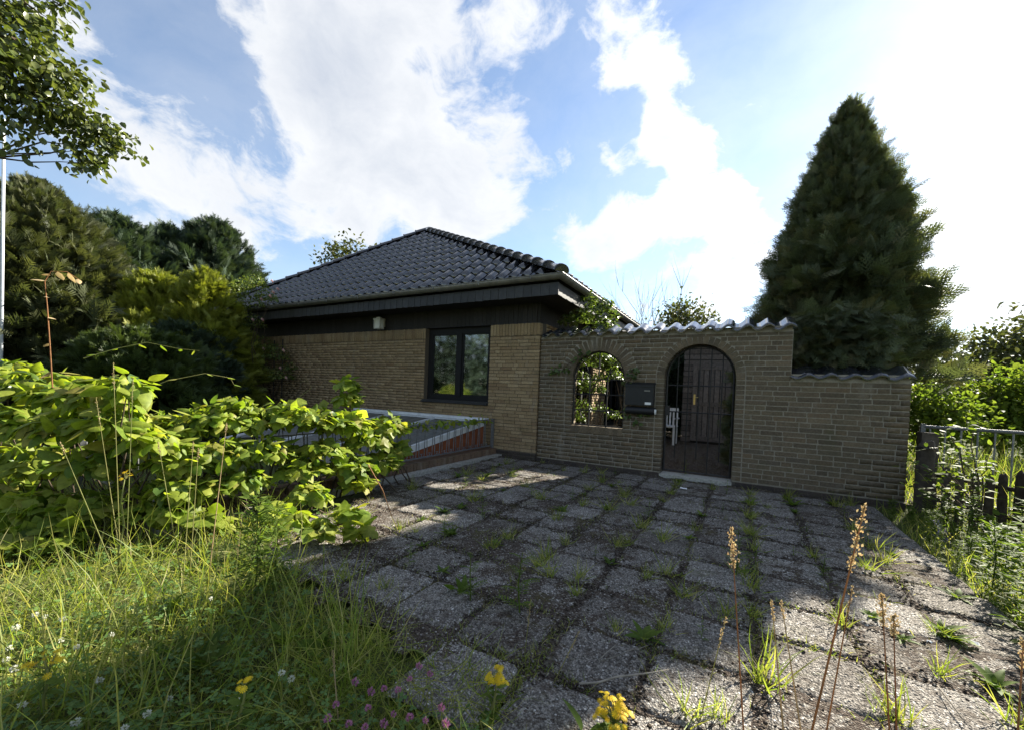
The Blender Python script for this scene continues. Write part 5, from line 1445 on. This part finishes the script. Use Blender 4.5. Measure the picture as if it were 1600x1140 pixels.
def weeds():
    # tufts and rosettes rooted in the joints
    pts = []
    spots = [(635,730),(690,768),(650,832),(752,750),(800,745),(870,812),(910,790),(968,755),(985,790),(930,868),(968,855),(905,905),(860,900),(1010,905),(1035,845),(1130,800),(1115,765),(955,760),(900,930),(880,800),(1045,900),(1070,935),(1040,985),(1005,1000),(1130,965),(1180,860),(1075,842),(1175,830),(640,880),(690,895),(600,920),(590,840),(720,795),(770,735),(845,780),(1095,1000),(1080,1120),(1290,770),(1230,780),(1200,795),(540,905),(1020,740),(1060,740),(940,740),(880,735),(1330,790),(820,760),(1240,870),(1160,900),(960,985)]
    for (px, py) in spots:
        p = G(px, py); pts.append(p)
    for i in range(90):
        x = -.72+.41*random.randint(-6, 4); y = 1.93+random.uniform(0, 4.1)
        if in_drive(np.array(x), np.array(y)): pts.append(np.array([x+random.uniform(-.02, .02), y, 0]))
    for i, p in enumerate(pts):
        if not in_drive(np.array(p[0]), np.array(p[1])): continue
        r = random.random()
        if r < .62: put(random.choice(WM['tuft']), 'grass_tuft', p, random.uniform(0, 6.28), random.uniform(.8, 1.6), 'small grass tuft rooted in a joint of the pebbled paving', 'grass tuft', 'grass tufts in the paving joints')
        elif r < .85: put(random.choice(WM['rosette']), 'rosette_weed', p, random.uniform(0, 6.28), random.uniform(.5, 1.0), 'small broad leaved weed rosette in a joint of the pebbled paving', 'weed', 'rosette weeds in the paving joints')
        else: put(random.choice(WM['feather']), 'feathery_weed', p, random.uniform(0, 6.28), random.uniform(.4, .75), 'little feathery weed in a joint of the pebbled paving', 'weed', 'feathery weeds in the paving joints')
    for (px, py, k, sc, lab) in ((812,960,'feather',1.25,'tallest feathery weed standing in the middle of the paving'), (735,940,'feather',1.0,'broad feathery weed on the lawn side of the tallest one'), (1150,900,'feather',1.0,'spreading feathery weed behind the brown seed spike'),
                             (1355,890,'tuft',1.5,'sunlit grass tuft at the edge of the wall shadow'), (1192,1070,'tuft',2.0,'bright sunlit grass tuft beside the brown seed spike'), (1495,935,'rosette',.85,'sunlit broad leaved weed at the border of the paving'), (1470,985,'rosette',.9,'sunlit dock like weed below the border weeds'), (1395,868,'rosette',.7,'small sunlit weed beside the fallen straw'), (1555,1075,'rosette',1.0,'largest sunlit broad leaved weed on the paving near the camera'),
                             (1468,1055,'tuft',1.2,'two bladed sunlit tuft with a fallen straw'), (1360,965,'rosette',.6,'tiny sunlit sprout alone on the bright pebbles'), (1410,1000,'rosette',.55,'tiny sprout beside a dry seed stalk on bright pebbles'), (800,740,'rosette',.9,'sunlit weed clump below the house corner'), (760,745,'rosette',1.2,'weed clump beside the concrete foot'), (1070,745,'feather',1.0,'fern like weed at the gate threshold'), (1135,772,'feather',.9,'fern like weed at the gate pier'), (1240,790,'rosette',1.2,'shaded broad leaved weed at the foot of the low wall'), (1400,1125,'tuft',1.4,'yellowing grass tuft at the bottom of the bright patch'), (1120,1125,'tuft',1.0,'small yellow tuft near the bottom of the picture')):
        put(random.choice(WM[k]), 'weed' if k != 'tuft' else 'grass_tuft', G(px, py), random.uniform(0, 6.28), sc, lab, 'weed', None)
    # mugwort on the lawn
    for (px, py, sc, lab) in ((398,935,1.15,'dark upright mugwort at the lawn edge'), (428,925,1.0,'shorter dark mugwort beside the upright one')):
        put(WM['branchy'][0], 'mugwort', G(px, py), random.uniform(0, 6.28), sc, lab, 'weed', None)
    # leafy weeds along the right border
    k = 0
    labs = ['tall leafy border weed next to the stakes', 'bushy border weed in front of the broad post', 'bushy border weed at the photo edge', 'low border weed at the wall foot']
    bp = [(1.55, 5.6), (1.45, 5.1), (1.7, 4.9), (1.6, 4.4), (1.9, 4.6), (2.05, 4.2), (1.75, 4.0), (1.5, 3.9), (1.95, 3.7), (2.2, 3.9), (1.65, 3.4), (1.9, 3.2), (1.45, 3.2), (1.6, 2.9), (1.8, 2.7), (2.3, 3.4), (1.4, 4.7), (1.75, 5.4), (2.2, 4.6), (1.42, 2.6), (2.0, 2.9), (1.62, 2.5), (1.75, 3.6), (1.85, 3.45), (2.1, 3.2), (1.55, 3.65), (2.3, 3.0), (1.95, 2.6), (1.7, 3.15), (2.15, 2.75), (1.38, 3.35), (1.36, 2.95), (1.40, 3.75), (1.34, 2.65), (1.42, 4.1), (1.5, 4.45), (1.36, 4.75), (1.48, 5.3), (1.32, 5.5), (1.62, 5.75)]
    for (x, y) in bp:
        put(random.choice(WM['branchy']), 'leafy_weed', (x+random.uniform(-.05, .05), y, -.03), random.uniform(0, 6.28), (random.uniform(1.0, 1.6) if y < 4.1 else random.uniform(.45, .75)), 'leafy green weed in the border strip beside the stakes', 'weed', 'leafy weeds along the border')
weeds()
def sapling():
    t = thing('sapling', 'sunlit sapling with spreading leaf tiers leaning over the stakes', 'sapling', (1.95, 5.45, 0))
    m = MB(); P = []; A_ = []; Nn = []
    for (px, py) in ((1445,690),(1500,700),(1470,735),(1520,745),(1440,760),(1490,790),(1530,800),(1460,800),(1480,665),(1540,715),(1425,720),(1510,655)):
        e = W(px, py, 5.35); p = limb_path((1.95, 5.45, .05), e, -.12, .05, 6); m.tube(p, [.010, .008, .007, .005, .004, .002], 5, False)
        for i in range(26):
            t_ = random.uniform(.45, 1.05); k = min(int(t_*5), 4); q = p[k]+(p[k+1]-p[k])*(t_*5-k)
            P.append(q+rng.normal(size=3)*np.array([.07, .07, .015])); a = rng.normal(size=3)*np.array([1, 1, .2]); A_.append(a); Nn.append(UPV+rng.normal(size=3)*.25)
    leaf_pieces(t, 'leaf', [T_OVAL3], 'lf_bright', np.array(P), norm(np.array(A_)), norm(np.array(Nn)), .075*rng.uniform(.6, 1.2, len(P)), 120, 'foliage')
    m.part('stems', 'bark', t, True, 'stuff')
    # purple vetch spikes below
    for i, (px, py) in enumerate(((1465,825), (1478,838))):
        p = W(px, py, 5.0); v = thing('purple_spike', ['purple flower spike hanging in front of the stakes', 'second purple flower spike below the first one'][i], 'flower', (p[0], p[1], 0))
        MB().tube([(p[0]+.03, p[1], 0), (p[0]+.02, p[1], p[2]*.6), p+UPV*.06], .003, 4).part('stem', 'straw_green', v)
        n = 46; z = rng.uniform(-.07, .07, n); s = scatter(T_HEX, p+np.stack([rng.normal(size=n)*.010, rng.normal(size=n)*.010, z], -1), rvec(n), rvec(n), np.full(n, .018)); part('bloom', s[0], s[1], 'purple_petal', v, s[2], kind='stuff')
sapling()

# ------------------------------------------------------------------ tall grass stalks, flowers, litter
def stalk(top, base, d, label, head='spike', hl=.10, r=.0022, mat='stalk_red', bend=0.0, group=None):
    Pt = HD(*top, d); b = HD(base[0], base[1], d); B0 = np.array([b[0], b[1], 0.0])
    if base[1] < 1100: B0 = np.array([b[0], b[1], max(0, 0)])
    t = thing('grass_stalk', label, 'grass stalk', B0, group)
    pts = [B0+(Pt-B0)*k + np.array([0, 0, bend*math.sin(math.pi*k)]) for k in np.linspace(0, 1, 7)]
    MB().tube(pts, [r*1.3, r*1.2, r*1.1, r, r*.9, r*.7, r*.5], 5).part('stem', mat, t, True)
    dv = norm(pts[-1]-pts[-2]); n = {'spike': 170, 'thin': 60}[head]; q = rng.random(n)
    wv = (.0075 if head == 'spike' else .0035)*(np.sin(np.pi*np.clip(q*1.0, .05, 1))+.35)
    lob = 1+.6*np.sin(q*26)
    P = Pt - dv*hl*(1-q)[:, None] + rng.normal(size=(n, 3))*(wv*lob*.6)[:, None]
    s = scatter(T_DIA, P, norm(dv+rng.normal(size=(n, 3))*.5), rvec(n), rng.uniform(.006, .011, n)*(1 if head == 'spike' else .75)); part('seed_head', s[0], s[1], 'dry_straw', t, s[2], kind='stuff')
    return t
def stalks():
    stalk((1143,826), (1162,1200), 1.55, 'upright grass stalk with brown seed spike in front of the shaded paving', hl=.13)
    stalk((1352,787), (1246,1200), 1.45, 'leaning grass stalk with the largest drooping seed head', hl=.19, r=.0028)
    stalk((1378,930), (1398,1200), 1.65, 'reddish grass stalk with short brown head over the bright pebbles', hl=.09)
    stalk((1332,915), (1284,1200), 1.7, 'thin leaning grass stalk between the two large seed heads', 'thin', .10)
    stalk((1396,962), (1402,1200), 1.8, 'shortest seed stalk over the bright pebbles', hl=.06)
    stalk((1206,938), (1232,1200), 1.5, 'pale dry stalk beside the sunlit tuft', 'thin', .06, mat='dry_straw')
    stalk((1221,940), (1268,1200), 1.5, 'pale dry stalk crossing the first pale one', 'thin', .05, mat='dry_straw')
    stalk((1599,1000), (1588,1200), 1.3, 'reddish stalk cut by the photo edge', 'thin', .06)
    stalk((520,1015), (527,1200), 1.45, 'pale dry stalk rising from the clover', 'thin', .08, mat='dry_straw')
    lab = ['tall pale straw in front of the vine, topmost', 'tall pale straw just beside the topmost one', 'pale straw leaning in front of the vine', 'pale straw bending low across the vine leaves', 'thin green straw in front of the railing corner', 'thin straw crossing the vine gap', 'thin straw beside the brown tipped one', 'brown tipped straw in front of the vine']
    for i, (a, b, d) in enumerate((((177,566),(188,900),3.3), ((208,588),(196,900),3.2), ((150,620),(192,900),3.2), ((94,690),(190,930),3.0), ((247,690),(285,900),2.9), ((310,700),(296,900),2.9), ((302,690),(285,910),2.8), ((354,662),(325,900),2.8))):
        stalk(a, b, d, lab[i], 'thin', .16 if i < 3 else .06, .0022, 'straw_green' if i != 7 else 'dry_straw')
    for i, (a, b, d) in enumerate((((830,935),(815,1130),1.75), ((1135,700+262),(1090,1200),1.6), ((905,985),(860,1160),1.6), ((375,830),(360,990),2.3))):
        stalk(a, b, d, ['thin seedy stem in front of the tallest feathery weed', 'faint thin stem at the edge of the shaded slabs', 'pale thin stem behind the ragwort', 'bare thin dark stem beside the mugwort'][i], 'thin', .12, .0016, 'straw_green')
stalks()
def ragwort(px, py, d, size, nf, label, leafy=True):
    Pt = HD(px, py, d); B0 = np.array([Pt[0]-.02, Pt[1]-.01, 0])
    t = thing('ragwort', label, 'flower', B0)
    m = MB().tube(limb_path(B0, Pt-UPV*size*.45, 0, .03, 5), [.006, .0055, .005, .004, .003], 6)
    st = m.part('stem', 'straw_green', t, True)
    fm = MB()
    # daisy: ring of rays round a domed centre
    n = 11; V = [(0, 0, .12)]; F = []
    for k in range(n):
        a = 2*math.pi*k/n; b = 2*math.pi*(k+.5)/n; c = 2*math.pi*(k+1)/n
        i0 = len(V); V += [(.28*math.cos(a), .28*math.sin(a), .06), (1*math.cos(b-.16), 1*math.sin(b-.16), -.05), (1*math.cos(b+.16), 1*math.sin(b+.16), -.05), (.28*math.cos(c), .28*math.sin(c), .06)]
        F += [(0, i0, i0+3), (i0, i0+1, i0+2, i0+3)]
    me = raw_mesh('blossom', V, F, 'yellow_petal')
    mb = MB()
    for i in range(nf):
        a = random.uniform(0, 6.28); r = math.sqrt(random.random())*size*.5
        p = Pt+np.array([r*math.cos(a), r*math.sin(a), size*random.uniform(-.28, .22)-r*.45])
        nv = norm(np.array([math.cos(a)*r/size, math.sin(a)*r/size-.25, .8])+rng.normal(size=3)*.2)
        piece('blossom', me, t, p, frames(np.cross(nv, [1, .2, 0])[None], nv[None])[0], (.0105*random.uniform(.8, 1.2),)*3)
        mb.tube([Pt-UPV*size*.5, p], [.0016, .0010], 4, False)
    mb.part('flower_stalks', 'straw_green', t, False, 'stuff')
    if leafy:
        n = 26; k = rng.random(n); a = rng.uniform(0, 6.28, n); P = B0+(Pt-B0)*(k*.8)[:, None]; d_ = np.stack([np.cos(a), np.sin(a), rng.uniform(-.2, .6, n)], -1)
        s = scatter(t_oval(.36, .1, .3, n=4), P, d_, UPV+rng.normal(size=(n, 3))*.3, .05*rng.uniform(.5, 1.2, n)); part('leaves', s[0], s[1], 'lf_weed', t, s[2], kind='stuff')
ragwort(777, 1048, 1.40, .085, 20, 'tall yellow ragwort in front of the paving edge')
ragwort(960, 1098, 1.38, .125, 46, 'yellow ragwort with the largest flower cluster near the bottom')
ragwort(383, 1058, 1.5, .05, 8, 'thin yellow ragwort in the middle of the lawn')
ragwort(75, 1020, 1.9, .10, 16, 'yellow ragwort low in the lawn near the photo edge')
ragwort(195, 738, 3.2, .08, 10, 'small yellow ragwort in front of the vine gap')
def big_leaves():
    for (px, py, n, ls, lab) in ((920,1150,7,.12,'broad glossy leaves at the foot of the large ragwort'), (310,1050,9,.16,'dock plant with long upright leaves in the lawn'), (270,1030,6,.13,'paler dock plant beside the long leaved one'), (445,1010,6,.12,'yellowing dock plant towards the paving'), (500,1020,6,.12,'dock plant nearest the paving edge'), (250,965,5,.13,'dock plant at the edge of the sunlit grass'), (720,925,5,.1,'serrated leaf clump at the paving edge')):
        p = G(px, py); a = rng.uniform(0, 6.28, n); d_ = np.stack([np.cos(a), np.sin(a), rng.uniform(.7, 2.2, n)], -1)
        t = thing('dock_plant', lab, 'weed', p)
        key = ('dock', 0)
        if key not in LEAFMESH: LEAFMESH[key] = raw_mesh('leaf', *t_oval(.36, .15, .3), 'lf_weed', smooth=True)
        Rm = frames(d_, UPV+rng.normal(size=(n, 3))*.3-d_*.2)
        for i in range(n): piece('leaf', LEAFMESH[key], t, p+rng.normal(size=3)*np.array([.015, .015, 0]), Rm[i], (ls*random.uniform(.7, 1.2),)*3)
big_leaves()
def clovers():
    def head(mat, n=40):
        d = rvec(n); d[:, 2] = d[:, 2]*.8+.2
        s = scatter(T_DIA, d*.35, d, rvec(n), np.full(n, .75)); return raw_mesh('flower_head', s[0], s[1], mat, s[2])
    ph = [head('pink_petal') for _ in range(3)]; wh = [head('white_petal') for _ in range(3)]
    pink = [(575,1105),(615,1115),(580,1080),(600,1075),(622,1077),(555,1065),(640,1060),(525,1100),(690,1105),(697,1130),(640,1120),(545,1130),(570,1135),(672,1052),(512,1122),(655,1040),(665,1125),(600,1130)]
    white = [(55,960),(98,967),(175,990),(25,980),(15,1012),(70,963),(95,1000),(155,1062),(35,1100),(118,1128),(195,1136),(440,1050),(375,1095),(22,1045),(330,935),(455,1060),(120,1010),(10,1030),(265,1090),(230,1115)]
    for lst, ms, lab, grp, z in ((pink, ph, 'pink red clover head standing in the lawn beside the paving', 'pink clover heads in the lawn', .14), (white, wh, 'small white clover head in the lawn', 'white clover heads in the lawn', .11)):
        for (px, py) in lst:
            zz = z*random.uniform(.8, 1.25); p = G(px, py, zz)
            t = thing('clover_flower', lab, 'flower', (p[0], p[1], 0), grp)
            MB().tube([(p[0]+random.uniform(-.02, .02), p[1], 0), p], .0013, 4).part('stem', 'straw_green', t)
            piece('flower_head', random.choice(ms), t, p, None, (random.uniform(.010, .014),)*3)
clovers()
def litter():
    for (px, py, s, lab) in ((1068,765,.04,'scrap of white paper in front of the gate threshold'), (1520,1012,.022,'scrap of white paper among the border weeds'), (1452,1010,.01,'tiny white scrap on the bright pebbles')):
        p = G(px, py); n = 5; V = []; F = []
        for i in range(n):
            for j in range(n): V.append((p[0]+(i-2)*s*.5+random.uniform(-.004, .004), p[1]+(j-2)*s*.33, .02+random.uniform(0, .012)))
        for i in range(n-1):
            for j in range(n-1): F.append((i*n+j, (i+1)*n+j, (i+1)*n+j+1, i*n+j+1))
        tag(part('paper_scrap', V, F, 'paper'), lab, 'litter')
    for (a, b, r, lab) in (((905,1067),(1045,1045),.004,'dry grey stick lying on the paving behind the large ragwort'), ((938,1032),(1015,1006),.0025,'thin dry twig lying behind the grey stick'), ((935,1030),(965,1003),.0025,'short twig crossing the thin dry one'), ((1415,905),(1515,935),.003,'long fallen straw lying across the border edge'), ((1465,1070),(1510,1130),.003,'fallen straw lying on the bright pebbles'), ((545,880),(600,880),.0025,'pale straw lying at the lawn edge')):
        p, q = G(*a, .03), G(*b, .03)
        tag(MB().tube(limb_path(p, q, 0, .02, 6), [r, r, r, r*.9, r*.8, r*.5], 6).part('fallen_stick', 'bark_pale', None, True), lab, 'stick')
litter()
